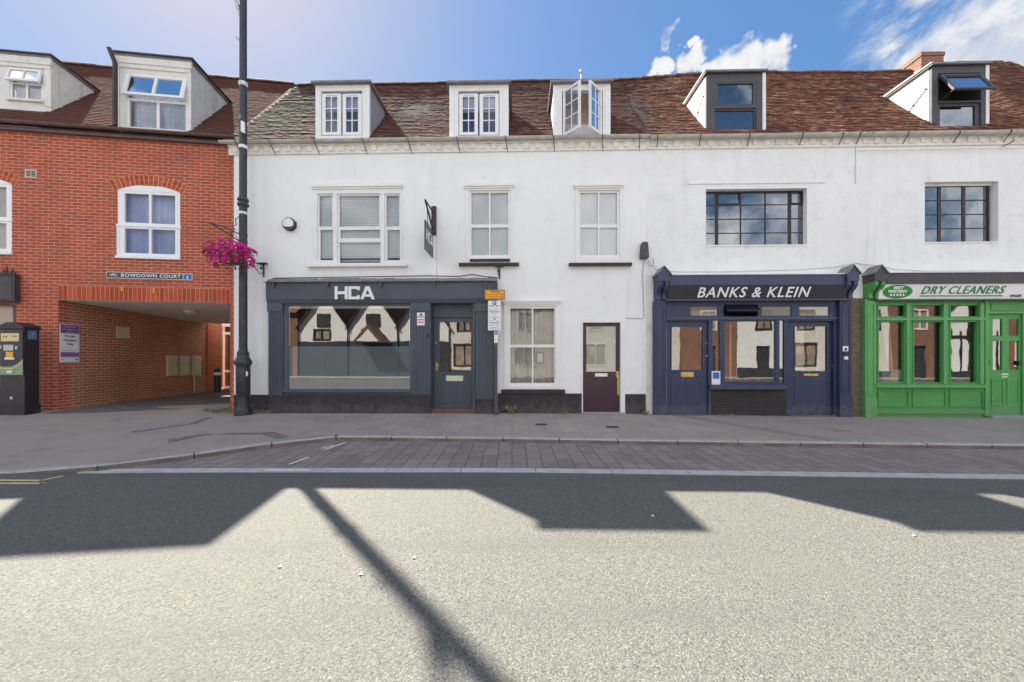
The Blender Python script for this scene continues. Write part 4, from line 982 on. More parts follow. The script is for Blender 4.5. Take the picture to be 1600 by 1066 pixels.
# ---- navy shopfront
VN = -.12
m = MB(F); r = RR(1047, 429.5, 1324, 445, -.25); m.prism_vz([(-.25, r[3]), (-.001, r[3]+.06), (-.001, r[2]), (-.24, r[2])], r[0], r[1]); cb = m.build('canopy', 'navy_trim', NB)
q = MB(F); q.prism_vz([(-.272, r[3]+.001), (-.272, r[3]+.016), (-.001, r[3]+.085), (-.001, r[3]+.061)], r[0]-.01, r[1]+.01); q.build('lead_flashing', 'cheek_board', cb)
m = MB(F); ft = F.L(1180, 445, -.24)[1]; fb = F.L(1180, 467.5, -.17)[1]; m.prism_vz([(-.24, ft), (-.001, ft), (-.001, fb), (-.17, fb)], F.L(1043, 455, -.2)[0], F.L(1322, 455, -.2)[0]); fa = m.build('fascia', 'sign_navy', NB)
q = MB(F); q.box(F.L(1040, 468, -.19)[0], F.L(1331, 468, -.19)[0], -.20, -.001, fb-.035, fb-.001); q.build('moulding', 'navy_trim', fa)
def lean_text(s, x0, y0, x1, y1, va, vb, za, zb, mat, parent, **k):
    q = MB(F); rr = F.R(x0, y0, x1, y1, (va+vb)/2-.01); text_mesh(q, s, rr, 0, .010, **k)
    q.v = [(a, b+va+(vb-va)*(za-c)/(za-zb)-.004, c) for a, b, c in q.v]; return q.build('lettering', mat, parent)
lean_text('BANKS & KLEIN', 1090, 448.8, 1266.5, 464.5, -.24, -.17, ft, fb, 'letter_white', fa, shear=.22, bold=.012, spacing=1.12)
def navy_pil(x0, x1, par=NB, mat='navy_paint', blk=621, yb=654):
    m = MB(F); r = RR(x0, 470, x1, yb, VN); zb = F.L(x0, blk, VN)[1]; m.box(r[0], r[1], VN, -.0215, r[2]-.1, r[3]); m.box(r[0]-.01, r[1]+.01, VN-.02, VN-.001, r[2]-.1, zb)
    w = r[1]-r[0]; m.plate((r[0]+w*.16, r[1]-w*.16, zb+.08, r[3]-.08), [(r[0]+w*.16+.02, r[1]-w*.16-.02, zb+.10, r[3]-.10)], VN-.010, VN-.001); m.build('pilaster', mat, par)
navy_pil(1022, 1040); navy_pil(1312, 1331)
VF = -.05
m = MB(F)
lights = [RR(1078, 478, 1122.5, 494.5, VF), RR(1131, 476, 1184, 494.5, VF), RR(1189.5, 478, 1237.5, 494.5, VF), RR(1248, 478, 1297, 494.5, VF)]
dL = RR(1041, 502, 1107, 650, VF); dR = RR(1231, 502, 1303, 650, VF); dL = (dL[0], dL[1], ZG, dL[3]); dR = (dR[0], dR[1], ZG, dR[3])
wins = [RR(1113.5, 501, 1124.5, 582, VF), RR(1131.5, 501, 1212, 597, VF), RR(1218, 501, 1225, 598, VF)]
fz = F.L(1170, 608, VF)[1]
out = (F.L(1040.5, 500, VF)[0], F.L(1311.5, 500, VF)[0], ZG, F.L(1170, 470, VF)[1])
m.plate(out, lights+wins+[dL, dR, (dL[1]+.055, dR[0]-.02, ZG, fz)], VF, .02); fr_ = m.build('shop_window', 'navy_paint', NB)
q = MB(F)
for l in (lights[0], lights[2], lights[3]): q.plate(l, [shrink(l, .02)], VF+.012, VF+.035)
q.plate((wins[1][0]-.0, wins[1][1]+.0, wins[1][2], wins[1][3]), [shrink(wins[1], .022)], VF+.012, VF+.035); q.build('glazing_bars', 'navy_trim', fr_)
pane(F, [lights[0], lights[2], lights[3]], VF+.025, 'glass_frost', fr_); pane(F, wins, VF+.025, 'glass_shop', fr_)
q = MB(F); q.px(1110, 602, 1231, 608.5, VF-.08, VF-.001); q.px(1040.6, 495.5, 1311.4, 499.5, VF-.03, VF-.0011); q.build('sill', 'navy_trim', fr_)
q = MB(F); l = lights[1]; q.prism_vz([(VF+.03, l[3]-.01), (VF-.14, l[2]+.12), (VF-.15, l[2]+.10), (VF+.015, l[3]-.03)], l[0]+.01, l[1]-.01); q.build('open_fanlight', 'navy_dark', fr_)
q = MB(F); q.box(dL[1]+.055, dR[0]-.02, VF+.0, -.0, ZG, fz-.001); q.build('stall_riser', 'brick_riser', NB)
def panel_door(par, dr, vf, gls, panels, mat, mtrim, thr=None, glass='glass_shop', name='shop_door'):
    m = MB(F); z0 = F.L(0, 0)[1]
    m.plate((dr[0]+.006, dr[1]-.006, dr[2], dr[3]-.006), gls, vf, vf+.045); d = m.build(name, mat, par)
    q = MB(F)
    for p in panels: q.plate(p, [shrink(p, .022)], vf-.012, vf-.001)
    for g in gls: gg = shrink(g, -.02); q.plate(gg, [g], vf-.010, vf-.001) if len(gls) == 1 else None
    q.build('door_panels', mtrim, d); pane(F, gls, vf+.02, glass, d); return d
zt = F.L(1074, 647, -.02)[1]; dl = (dL[0], dL[1], zt, dL[3]); dr_ = (dR[0], dR[1], F.L(1267, 648, -.02)[1], dR[3]); VD2 = .0
dd = panel_door(NB, dl, VD2, [RR(1049.5, 511, 1098, 578, VD2)], [RR(1049, 593, 1073, 629, VD2), RR(1075, 593, 1099, 629, VD2)], 'navy_paint', 'navy_trim')
q = MB(F); q.px(1064, 581.5, 1084, 589, VD2-.01, VD2-.001); q.build('letterbox', 'brass', dd)
q = MB(F); c = F.L(1103.5, 556, VD2); q.tube([(c[0], VD2-.02, c[1]), (c[0], VD2, c[1])], .02, 8); c = F.L(1103.5, 536, VD2); q.tube([(c[0], VD2-.02, c[1]), (c[0], VD2, c[1])], .014, 8); q.build('door_knob', 'brass', dd)
dd = panel_door(NB, dr_, VD2+.02, [RR(1242.5, 510, 1293, 580, VD2)], [RR(1242, 592, 1295, 632, VD2)], 'navy_paint', 'navy_trim')
q = MB(F); q.px(1256, 584, 1278.5, 587.5, VD2+.008, VD2+.019); q.build('letterbox', 'brass', dd)
q = MB(F); c = F.L(1301, 571.5, VD2); q.tube([(c[0], VD2-.03, c[1]-.03), (c[0], VD2+.02, c[1]+.03)], .016, 8); q.build('door_handle', 'brass', dd)
q = MB(F); q.box(dL[0], dL[1], VF-.06, .1, ZG, zt-.003); q.box(dR[0], dR[1], VF-.06, .1, ZG, dr_[2]-.003); q.build('threshold', 'slate_paint', NB)
room(F, nshop[0]+.02, nshop[1]-.02, .252, 3.6, -.05, 2.6, 'room_mid', NB)
q = MB(F)
for x0, x1 in ((1208, 1216), (1140, 1143)): r = RR(x0, 503, x1, 600, .5); q.box(r[0], r[1], .5, .53, r[2], r[3])
r = RR(1243, 512, 1256, 580, .3); q.box(r[0], r[1], .3, .32, r[2], r[3]); r = RR(1276, 512, 1292, 580, .3); q.box(r[0], r[1], .3, .32, r[2], r[3]); q.build('window_drape', 'blind_cream', NB)
q = MB(F); r = RR(1135, 586, 1210, 598, 1.0); q.box(r[0], r[1], 1.0, 1.7, r[2]-.04, r[2]+.02); q.box(r[0]+.05, r[0]+.12, 1.1, 1.6, -.1, r[2]-.041); q.box(r[1]-.12, r[1]-.05, 1.1, 1.6, -.1, r[2]-.041); q.build('desk', 'box_cream', NB)
q = MB(F)
for x0, y0, x1, y1 in ((1150, 528, 1172, 552), (1186, 530, 1204, 556)): r = RR(x0, y0, x1, y1, 3.5); q.box(r[0], r[1], 3.5, 3.55, r[2], r[3])
q.build('wall_picture', 'blind_white', NB)
q = MB(F); r = RR(1120, 512, 1226, 518, 2.5); q.box(r[0], r[1], 2.5, 2.6, r[2], r[3]); q.build('ceiling_beam', 'navy_dark', NB)
# sticker, intercom
q = MB(F); q.px(1112.5, 580, 1125.5, 601, VF-.03, VF-.001); st = q.build('door_notice', 'sign_white', NB); q = MB(F); q.px(1114, 582, 1124, 592, VF-.032, VF-.0302); q.build('blue_print', 'sign_blue', st)
q = MB(F); q.px(1317.5, 541, 1325.5, 549, VN-.03, VN-.0105); q.px(1319.5, 557, 1325.5, 562, VN-.03, VN-.0105); ic = q.build('intercom', 'sign_white', NB); q = MB(F); q.px(1320, 544, 1323.5, 548, VN-.033, VN-.0302); q.px(1319.5, 551, 1325, 556, VN-.028, VN-.0105); q.build('intercom_grille', 'ink_dark', ic)
# ---- green shopfront
m = MB(F); r = F.R(1386, 426, 1700, 443, -.25); ug1 = uE-.35; m.prism_vz([(-.25, r[3]), (-.001, r[3]+.06), (-.001, r[2]), (-.24, r[2])], r[0], ug1); cb = m.build('canopy', 'canopy_grey', GB)
q = MB(F); q.prism_vz([(-.272, r[3]+.001), (-.272, r[3]+.012), (-.001, r[3]+.085), (-.001, r[3]+.061)], r[0]-.01, ug1); q.build('lead_flashing', 'cheek_board', cb)
m = MB(F); ft = F.L(1480, 443.2, -.22)[1]; fb = F.L(1480, 467.3, -.16)[1]; m.prism_vz([(-.22, ft), (-.001, ft), (-.001, fb), (-.16, fb)], F.L(1384, 455, -.2)[0]-.12, ug1); fa = m.build('fascia', 'sign_white', GB)
q = MB(F); q.box(F.L(1369, 468, -.17)[0], ug1, -.185, -.001, fb-.035, fb-.001); q.build('moulding', 'green_dark', fa)
kw = dict(va=-.22, vb=-.16, za=ft, zb=fb)
lean_text('DRY CLEANERS', 1440, 447.2, 1571, 459, mat='ink_green', parent=fa, shear=.35, bold=.003, spacing=1.1, **kw)
q = MB(F); rr = RR(1437.5, 461.6, 1566, 463.0, -.18); q.box(rr[0], rr[1], -.186, -.17, rr[2], rr[3]); q.build('underline', 'ink_green', fa)
lean_text('01635', 1580.5, 460.2, 1598.5, 463.8, mat='ink_dark', parent=fa, shear=.35, **kw)
q = MB(F); cc = F.L(1403, 455.7, -.20); rx = 22/70*.99; rz = 10/70; k = 28; ep = [(cc[0]+rx*math.cos(2*math.pi*i/k), cc[1]+rz*math.sin(2*math.pi*i/k)) for i in range(k)]
q.prism_uz(ep, -.009, 0); q.v = [(a, b-.22+(.06)*(ft-c)/(ft-fb)-.001, c) for a, b, c in q.v]; lg = q.build('oval_logo', 'logo_green', fa)
kw2 = dict(kw); kw2['va'] -= .009; kw2['vb'] -= .009
lean_text('BEST', 1395.5, 447.8, 1411.5, 452, mat='letter_white', parent=fa, shear=.2, bold=.03, **kw2); lean_text('WESTERN', 1388, 453.2, 1417, 457.6, mat='letter_white', parent=fa, shear=.2, bold=.03, **kw2)
q = MB(F)
for i in range(5):
    c = F.L(1392+i*4.9, 461, -.19); sp5 = []
    for k in range(10): a = math.pi/2+k*math.pi/5; rr_ = .032 if k % 2 == 0 else .014; sp5.append((c[0]+rr_*math.cos(a), c[1]+rr_*math.sin(a)))
    q.prism_uz(sp5, -.196, -.17)
q.build('stars', 'letter_white', fa)
navy_pil(1352, 1369, GB, 'green_paint_worn', 622, 655)
VG = -.05
lights = [RR(1372, 477, 1415, 495, VG), RR(1427, 477, 1472.5, 495, VG), RR(1484.5, 477, 1529, 495, VG)]
wins = [RR(1372, 503, 1412.5, 597.5, VG), RR(1427, 503, 1472.5, 598, VG), RR(1484.5, 503, 1526.5, 598, VG)]
dG = RR(1545, 490, 1598, 648, VG); dG = (dG[0], dG[1], ZG, dG[3])
m = MB(F); m.plate((F.L(1369.2, 500, VG)[0], ug1, ZG, F.L(1480, 470, VG)[1]), lights+wins+[dG], VG, .02); fr_ = m.build('shop_window', 'green_paint', GB)
pane(F, lights+wins, VG+.05, 'glass_shop', fr_)
q = MB(F)
for l in wins+lights: q.plate(shrink(l, -.012), [shrink(l, .006)], VG-.012, VG-.001)
for x0, x1 in ((1417, 1422), (1475, 1480), (1532, 1538)): q.px(x0, 474, x1, 600, VG-.05, VG-.001)
q.px(1369.4, 496.5, 1541, 500.5, VG-.055, VG-.0012)
q.build('glazing_bars', 'green_paint_worn', fr_)
q = MB(F); q.px(1369.3, 601, 1540, 606, VG-.09, VG-.001); q.build('sill', 'green_paint_worn', fr_)
q = MB(F)
for a, b in ((1371, 1420), (1425, 1478), (1483, 1536)): p = RR(a, 609, b, 636, VG); q.plate(p, [shrink(p, .03)], VG-.02, VG-.001)
q.px(1369.3, 640, 1540, 647, VG-.03, VG-.001); q.build('stall_panels', 'green_paint', fr_)
q = MB(F); q.px(1540, 470, 1545, 650, VG-.04, VG-.001); q.px(1545, 487, 1600, 490, VG-.03, VG-.001); p = RR(1548, 474, 1600, 485, VG); q.plate((p[0], p[1]+.1, p[2], p[3]), [shrink((p[0], p[1]+.1, p[2], p[3]), .02)], VG-.012, VG-.001); q.build('door_frame', 'green_paint_worn', fr_)
zt = F.L(1570, 648.5, VG)[1]; gl = [RR(1549.5, 499, 1564, 525, .0), RR(1574.5, 499, 1590, 525, .0), RR(1549.5, 533, 1564, 578, .0), RR(1574.5, 533, 1590, 578, .0)]
dd = panel_door(GB, (dG[0], dG[1], zt, dG[3]), -.02, gl, [RR(1549, 592, 1568, 633, -.02), RR(1573, 592, 1592, 633, -.02)], 'green_paint', 'green_paint_worn')
q = MB(F); q.px(1565, 583.5, 1576, 586.5, -.03, -.021); q.px(1566, 588, 1575, 590, -.03, -.021); q.build('letterbox', 'brass_pale', dd); q = MB(F); q.px(1543, 562, 1546.5, 571, -.07, -.03); q.px(1592.5, 564, 1595, 571, -.05, -.021); q.build('door_handle', 'iron_dark', dd)
q = MB(F); q.box(dG[0]-.05, dG[1]+.05, -.16, .1, ZG, zt-.003); q.build('door_step', 'stone_step', GB)
room(F, gshop[0]+.02, uE-.3, .252, 3.6, -.1, 2.6, 'room_mid', GB)
q = MB(F); r = RR(1372, 578, 1411, 598, .6); q.box(r[0], r[1], .5, 1.1, -.1, r[3]); q.prism_uz([F.L(1374, 480, .6), F.L(1388, 480, .6), F.L(1396, 578, .6), F.L(1388, 578, .6)], .6, .8)
q.build('garment_press', 'sign_white', GB)
q = MB(F); r = RR(1425, 590, 1530, 600, .8); q.box(r[0], r[1], .8, 1.4, -.1, r[3]+.25); q.build('shop_counter', 'room_dark', GB)

# ================================================================== BRICK BUILDING with the archway
F = FB; RB = FB.R
uA0 = F.L(91, 560)[0]; uA1 = F.L(359.5, 560)[0]; uBR = F.L(366.5, 400)[0]+.05; uBL = F.L(0, 400)[0]-3.2
ZEB = F.L(170, 204, -.15)[1]; ZSOF0 = F.L(92, 468)[1]; ZSOF1 = F.L(357, 474)[1]; ZS = (ZSOF0+ZSOF1)/2
BB = thing('brick_house', 'red brick building with two white dormers and a covered archway through it', 'house', F.P((uBL+uBR)/2, .1, 0))
w1 = RB(181.5, 290, 283, 404); uw1 = (F.L(181.5, 340)[0], F.L(283, 340)[0]); zb1 = F.L(232, 405)[1]; zt1 = F.L(232, 289)[1]
w1 = (uw1[0], uw1[1], zb1, zt1); off_ = uw1[0]-F.L(20, 316)[0]
ww = uw1[1]-uw1[0]; w2r = F.L(20, 316)[0]; w2 = (w2r-ww, w2r, F.L(10, 360)[1], F.L(10, 269)[1]); w2 = (w2[0], w2[1], zb1, zt1)
shp = (uBL+.5, F.L(25, 560)[0], -.2, F.L(12, 476)[1])
arch = (uA0, uA1, -.3, ZS)
m = MB(F); m.plate((uBL, uBR, -.3, ZEB+.02), [shrink(w1, .02), shrink(w2, .02), arch, shp], 0, .25); wall = m.build('wall', 'brick_red', BB)
ub = uA0
# arch head: soldier bricks
def loose_bricks(m, u0, u1, z0, z1, v0, v1, w=.092):
    n = max(1, round((u1-u0)/w)); w = (u1-u0)/n
    for k in range(n): m.box(u0+k*w+.0075, u0+(k+1)*w-.0075, v0, v1-.002*random.random(), z0, z1-.004)
zs1 = F.L(225, 449)[1]
m = MB(F); loose_bricks(m, uA0, uA1, ZS+.004, zs1, -.008, .02); m.build('soldier_course', 'brick_loose', BB)
m = MB(F); m.box(uA0-.002, uA1+.002, -.003, .019, ZS, zs1+.004); m.build('soldier_mortar', 'mortar', BB)
def seg_arch(r, rise, parent):
    u0, u1 = r[0], r[1]; c = (u0+u1)/2; hw = (u1-u0)/2; Rr = (hw*hw+rise*rise)/(2*rise); zc = r[3]-Rr; th0 = math.asin(hw/Rr)
    ms = MB(F); mo = MB(F); n = 16
    r0, r1 = Rr+.004, Rr+.215
    for k in range(n):
        a0 = -th0*1.06+2*th0*1.06*(k+.10)/n; a1 = -th0*1.06+2*th0*1.06*(k+.90)/n
        for q0, q1 in ((r0, r0+.10), (r0+.108, r1)) if True else ():
            pts = [(c+q0*math.sin(a0), zc+q0*math.cos(a0)), (c+q0*math.sin(a1), zc+q0*math.cos(a1)), (c+q1*math.sin(a1), zc+q1*math.cos(a1)), (c+q1*math.sin(a0), zc+q1*math.cos(a0))]
            i = len(ms.v); c8 = [(p[0], -.008, p[1]) for p in pts]+[(p[0], .02, p[1]) for p in pts]; ms.v += c8
            for fc in ((0, 1, 2, 3), (0, 4, 5, 1), (1, 5, 6, 2), (2, 6, 7, 3), (3, 7, 4, 0)): ms.f.append([i+x for x in fc]); ms.uv.append([(0, 0)]*4)
    arc0 = [(c+(r0-.004)*math.sin(a), zc+(r0-.004)*math.cos(a)) for a in [-th0*1.06+2*th0*1.06*i/16 for i in range(17)]]
    arc1 = [(c+(r1+.006)*math.sin(a), zc+(r1+.006)*math.cos(a)) for a in [th0*1.06-2*th0*1.06*i/16 for i in range(17)]]
    mo.prism_uz(arc0+arc1, -.003, .018)
    o = ms.build('brick_arch', 'brick_loose', parent); mo.build('mortar_bed', 'mortar', o)
    return zc, Rr
def brick_window(par, r, rise=.15, cut=None, cm='curtain_blue'):
    zc, Rr = seg_arch(r, rise, par)
    c = (r[0]+r[1])/2; hw = (r[1]-r[0])/2
    m = MB(F); zl = r[3]-rise
    def sx(t): return r[0]+(r[1]-r[0])*t
    H = r[3]-r[2]; zm = r[2]+H*.435
    hs = [(sx(.12), sx(.492), zm+.085, r[2]+H*.875), (sx(.53), sx(.90), zm+.085, r[2]+H*.875), (sx(.12), sx(.492), r[2]+.13, zm-.05), (sx(.53), sx(.90), r[2]+.13, zm-.05)]
    m.plate((r[0], r[1], r[2], zl+.0), [(h[0], h[1], h[2], min(h[3], zl-.02)) for h in hs], .012, .08)
    arc = [(c+(Rr-.002)*math.sin(a), zc+(Rr-.002)*math.cos(a)) for a in [math.asin(hw/Rr)*(1-2*i/12) for i in range(13)]]
    m.prism_uz([(r[0], zl+.001), (r[1], zl+.001)]+arc, .006, .08)
    m.box(r[0]-.0, r[1]+.0, -.008, .0115, zm-.005, zm+.035); m.box(r[0], r[0]+.05, -.0, .0114, r[2], zm-.006)
    w = m.build('sash_window', 'upvc_white', par)
    q = MB(F); q.box(r[0]-.0, r[1]+.0, -.04, .011, r[2]-.0, r[2]+.05); q.build('sill', 'upvc_white', w)
    pane(F, [(r[0]+.05, r[1]-.05, r[2]+.05, zl)], .045, 'glass_house', w)
    folds(F, (r[0]+.05, r[1]-.05, r[2]+.03, r[3]-.1), .16, cm, w, 15, .022)
    room(F, r[0], r[1], .2, .8, r[2], r[3], 'room_blue', w)
brick_window(BB, w1); brick_window(BB, w2, cm='blind_cream')
# archway passage: walls, ceiling, yard beyond
zf = F.L(300, 504.5, 4.66)[1]; VP_ = 4.66
m = MB(F); m.box(uA0-.25, uA0, .251, VP_+.34, -.4, 6); m.build('passage_wall', 'brick_passage', BB)
m = MB(F); m.box(uA1, uA1+.12, .251, VP_, -.4, 5.5); m.build('passage_wall', 'brick_passage', BB)
m = MB(F); m.box(uA1+.5, uA1+.62, VP_+.3, 9, -.4, 4.5); m.build('flank_wall', 'cornice_cream', BB)
m = MB(F); m.poly([(uA0, .002, ZS), (uA1, .002, ZS), (uA1, VP_, zf), (uA0, VP_, zf)]); m.build('passage_ceiling', 'ceiling_cream', BB)
m = MB(F); m.box(uA0-.25, uBR+.1, VP_+.001, VP_+.2, zf, ZEB-.05); m.build('rear_upper_wall', 'cornice_cream', BB)
m = MB(F); m.box(uA0, uA1, -.001, .012, ZS-.012, ZS-.001); m.build('lintel_edge', 'lead_grey', BB)
us = F.L(312, 560, VP_)[0]; 
u2 = F.L(325, 560, VP_+.35)[0]; u3 = F.L(335.5, 560, 5.6)[0]
m = MB(F); m.box(uA0, u2, VP_+.35, VP_+.55, -.4, 3.1); m.box(u2, u3, 5.6, 5.8, -.4, 3.1); m.box(u2-.2, u2-.001, VP_+.56, 5.8, -.4, 3.1); m.build('yard_wall', 'brick_red', BB)
# glazed entrance in the yard
vd = 6.0; e = (u3-.05, uA1+.3, F.L(346, 607, vd)[1], F.L(346, 508, vd)[1]); tb = F.L(346, 521, vd)[1]; ux = F.L(349.5, 560, vd)[0]; zm = F.L(346, 580, vd)[1]
g = [(e[0]+.06, ux-.03, tb+.05, e[3]-.06), (ux+.03, e[1]-.1, tb+.05, e[3]-.06), (e[0]+.06, ux-.03, e[2]+.05, tb-.05), (ux+.04, e[1]-.1, zm+.04, tb-.05), (ux+.04, e[1]-.1, e[2]+.08, zm-.04)]
m = MB(F); m.plate(e, g, vd, vd+.06); yd = m.build('glazed_entrance', 'upvc_white', BB); pane(F, g, vd+.03, 'glass_old', yd)
q = MB(F); q.box(e[0]+.06, ux-.035, vd+.07, vd+.1, e[2], tb-.05); q.build('door_leaf', 'canopy_grey', yd); q = MB(F)
for y in (545.5, 558): c = F.L(341, y, vd-.01); q.box(c[0]-.09, c[0]-.01, vd+.055, vd+.068, c[1], c[1]+.07); q.box(c[0]+.01, c[0]+.09, vd+.055, vd+.068, c[1], c[1]+.07)
q.build('door_sign', 'sign_white', yd)
room(F, e[0], e[1], vd+.12, vd+1.6, e[2], e[3], 'room_cream', yd)
m = MB(F); m.box(e[0]-.3, uBR+1.5, vd+.065, vd+.115, e[3]+.001, 3.6); m.build('yard_upper_wall', 'cornice_cream', BB)
# gutter, roof
gutter(F, uBL, uBR+.05, -.15, F.L(170, 199, -.16)[1], .055, 'gutter_brown', BB)
m = MB(F); m.box(uBL, uBR, -.095, -.0015, ZEB-.10, ZEB-.02); m.build('soffit_board', 'gutter_brown', BB)
TB = 1.11; vrB = None
# ridge depth from its place on the skyline
d_ = None
for k in range(60):
    v = 1.5+k*.05
    if ZEB+(v+.12)*TB <= F.L(225, 113, v)[1]: vrB = v
vrB = vrB or 2.9
for k in range(80):
    v = 1.0+k*.05
    if ZEB+(v+.12)*TB >= F.L(225, 113, v)[1]: vrB = v; break
B1 = (182.5, 94, 299, 203); B2 = (-60, 90, 80, 163)
vf1, vf2 = .10, .45
def rb(d, v, xm): return (F.L(d[0], 150, v)[0], F.L(d[2], 150, v)[0], F.L(xm, d[3], v)[1], F.L(xm, d[1], v)[1])
r1 = rb(B1, vf1, 240); r2 = rb(B2, vf2, 40)
exb = [(r1[0]+.02, r1[1]-.02, -.05, (r1[3]-ZEB)/TB-.15), (r2[0]+.02, r2[1]-.02, vf2-.02, (r2[3]-ZEB)/TB-.15)]
tiled_roof(F, uBL, uBL, uBR+.1, uBR+.1, -.12, ZEB, vrB, TB, BB, 'tile_plain', exb, None, 0, .35, seed=11)
m = MB(F); m.box(uBL, uBL+.2, .26, 5.5, -.3, ZEB); m.box(uBL, uA0-.26, 5.3, 5.5, -.3, ZEB); m.build('rear_wall', 'brick_red', BB)
def brick_dormer(r, vf, opn, low, up, par):
    dm, vb = dormer_body(F, r, vf, par, 'wood_white_worn', 'cheek_white', 'lead_grey', opn, ze=ZEB, tp=TB, over=.06, slab=.05, down=.02 if vf < .2 else .3)
    q = MB(F); q.box(r[0]-.03, r[1]+.03, vf-.05, vf-.001, r[3]-.15, r[3]); q.box(r[0]-.0, r[1], vf-.03, vf-.001, r[3]-.24, r[3]-.152); q.box(r[1]-.11, r[1]+.008, vf-.02, vf-.0011, r[2]-.02, r[3]-.241); q.box(r[0]-.008, r[0]+.06, vf-.02, vf-.0011, r[2]-.02, r[3]-.241)
    q.box(opn[0]-.03, opn[1]+.03, vf-.06, vf-.001, opn[2]-.05, opn[2]); q.build('corner_board', 'wood_white_worn', dm)
    q = MB(F); q.plate((opn[0], opn[1], opn[2], up), [low[0], low[1]], vf+.01, vf+.06); q.build('sash', 'wood_white', dm)
    pane(F, low, vf+.035, 'glass_house', dm)
    A = R(14); w = opn[1]-opn[0]; zt = opn[3]-.01; Lh = (opn[3]-up)*1.02
    def aw(a, s, t): return (opn[0]+a*w, vf-.03-s*math.sin(A)+t*math.cos(A), zt-s*math.cos(A)-t*math.sin(A))
    q = MB(F)
    def abox(a0, a1, s0, s1):
        c = [aw(a0, s0, 0), aw(a1, s0, 0), aw(a1, s1, 0), aw(a0, s1, 0), aw(a0, s0, .045), aw(a1, s0, .045), aw(a1, s1, .045), aw(a0, s1, .045)]
        for k in ((0, 1, 2, 3), (7, 6, 5, 4), (0, 4, 5, 1), (1, 5, 6, 2), (2, 6, 7, 3), (3, 7, 4, 0)): q.poly([c[j] for j in k])
    abox(0, .07, 0, Lh); abox(.93, 1, 0, Lh); abox(.07, .93, 0, .05); abox(.07, .93, Lh-.06, Lh); abox(.48, .52, .05, Lh-.06); q.build('open_fanlight', 'wood_white', dm)
    g = MB(F); g.poly([aw(.07, .05, .02), aw(.93, .05, .02), aw(.93, Lh-.06, .02), aw(.07, Lh-.06, .02)]); g.build('pane', 'glass_house', dm)
    folds(F, (opn[0], opn[1], opn[2], opn[3]), vf+.14, 'curtain_pale', dm, 12, .02)
    q = MB(F); q.prism_vz([(vf-.105, r[3]+.052), (vb+.1, r[3]+.052), (vb+.1, r[3]+.075), (vf-.105, r[3]+.075)], r[0]-.09, r[1]+.09); q.build('felt_top', 'canopy_grey', dm)
    return dm
o1 = (F.L(192, 150)[0], F.L(289, 150)[0], F.L(240, 199)[1], F.L(240, 115)[1]); um = F.L(240, 152)[1]
mid1 = (o1[0]+o1[1])/2; lw = (o1[0]+.05, mid1-.03, o1[2]+.04, um-.05), (mid1+.03, o1[1]-.05, o1[2]+.04, um-.05)
dm1 = brick_dormer(r1, vf1, o1, list(lw), um, BB)
o2 = (F.L(15, 150, vf2)[0], F.L(67, 150, vf2)[0], F.L(40, 156, vf2)[1], F.L(40, 108, vf2)[1]); um = F.L(40, 130, vf2)[1]; mid = (o2[0]+o2[1])/2
brick_dormer(r2, vf2, o2, [(o2[0]+.04, mid-.02, o2[2]+.03, um-.03), (mid+.02, o2[1]-.04, o2[2]+.03, um-.03)], um, BB)
q = MB(F); c = F.L(172, 80, -.12); q.tube([(c[0]+.1, -.12, r1[2]-.08), (c[0]+.1, -.12, r1[3]-.3), (c[0]-.02, -.12, r1[3]+.02)], .045, 8); q.build('dormer_downpipe', 'iron_dark', dm1)
# shop at the far left
m = MB(F); r = RB(-60, 427, 24, 471, -.10); sr = F.L(24, 450, -.1)[0]; m.box(uBL+.3, sr, -.10, -.001, r[2], r[3]); sf = m.build('fascia', 'canopy_grey', BB)
q = MB(F); z_ = (F.L(12, 430, -.1)[1], F.L(12, 469, -.1)[1]); q.plate((uBL+.3, sr+.015, z_[1]-.03, z_[0]+.05), [(uBL+.35, sr-.05, z_[1]+.02, z_[0]-.0)], -.125, -.1001); q.build('fascia_frame', 'charcoal', sf)
m = MB(F); gr = (uBL+.7, F.L(19.5, 500)[0], .6, F.L(10, 477.5)[1]); m.plate((shp[0], shp[1], -.2, shp[3]), [gr], .0+.01, .07); so_ = m.build('shop_window', 'canopy_grey', BB); pane(F, [gr], .03, 'glass_house', so_)
q = MB(F); q.box(gr[0], gr[1], .09, .1, gr[2], gr[3]); q.build('blind', 'blind_cream', so_)
q = MB(F); cy = F.L(13, 421, -.08); 
for k in range(14): a = random.uniform(-1.6, .1); q.tube([(cy[0]+a, -.07, cy[1]-.12), (cy[0]+a+random.uniform(-.12, .12), -.08, cy[1]-.12+random.uniform(.05, .2))], .012, 5)
q.build('twigs', 'iron_dark', sf)

# ================================================================== FREE-STANDING AND FIXED THINGS
# lamp post
LX, LY = -5.95, 8.5; LZ = gz(LX, LY)
lp = thing('lamp_post', 'tall dark cast iron lamp post in front of the white corner', 'lamp post', (LX, LY, LZ))
def lz(py): return EYE+(HY-py)/FPX*LY-0
m = MB(); z = lambda y: lz(y)-LZ
m.lathe((LX, LY, LZ), [(.172, 0), (.172, .045), (.158, .06), (.162, .10), (.130, .17), (.122, .19), (.112, .40), (.118, .43), (.136, .46), (.138, 1.02), (.132, 1.05), (.150, 1.10), (.172, 1.14), (.168, 1.19), (.125, 1.26), (.112, 1.33), (.120, 1.37), (.092, 1.41), (.084, 1.46)], 24)
base = m.build('base', 'post_paint', lp, True)
m = MB(); m.lathe((LX, LY, LZ), [(.083, 1.455), (.078, z(330)), (.078, z(323)), (.112, z(322)), (.112, z(319)), (.088, z(317)), (.088, z(315)), (.112, z(314)), (.104, z(311)), (.075, z(308)), (.068, 10.3), (.05, 10.35)], 20); m.build('shaft', 'post_paint', lp, True)
m = MB(); zt = LZ+10.2
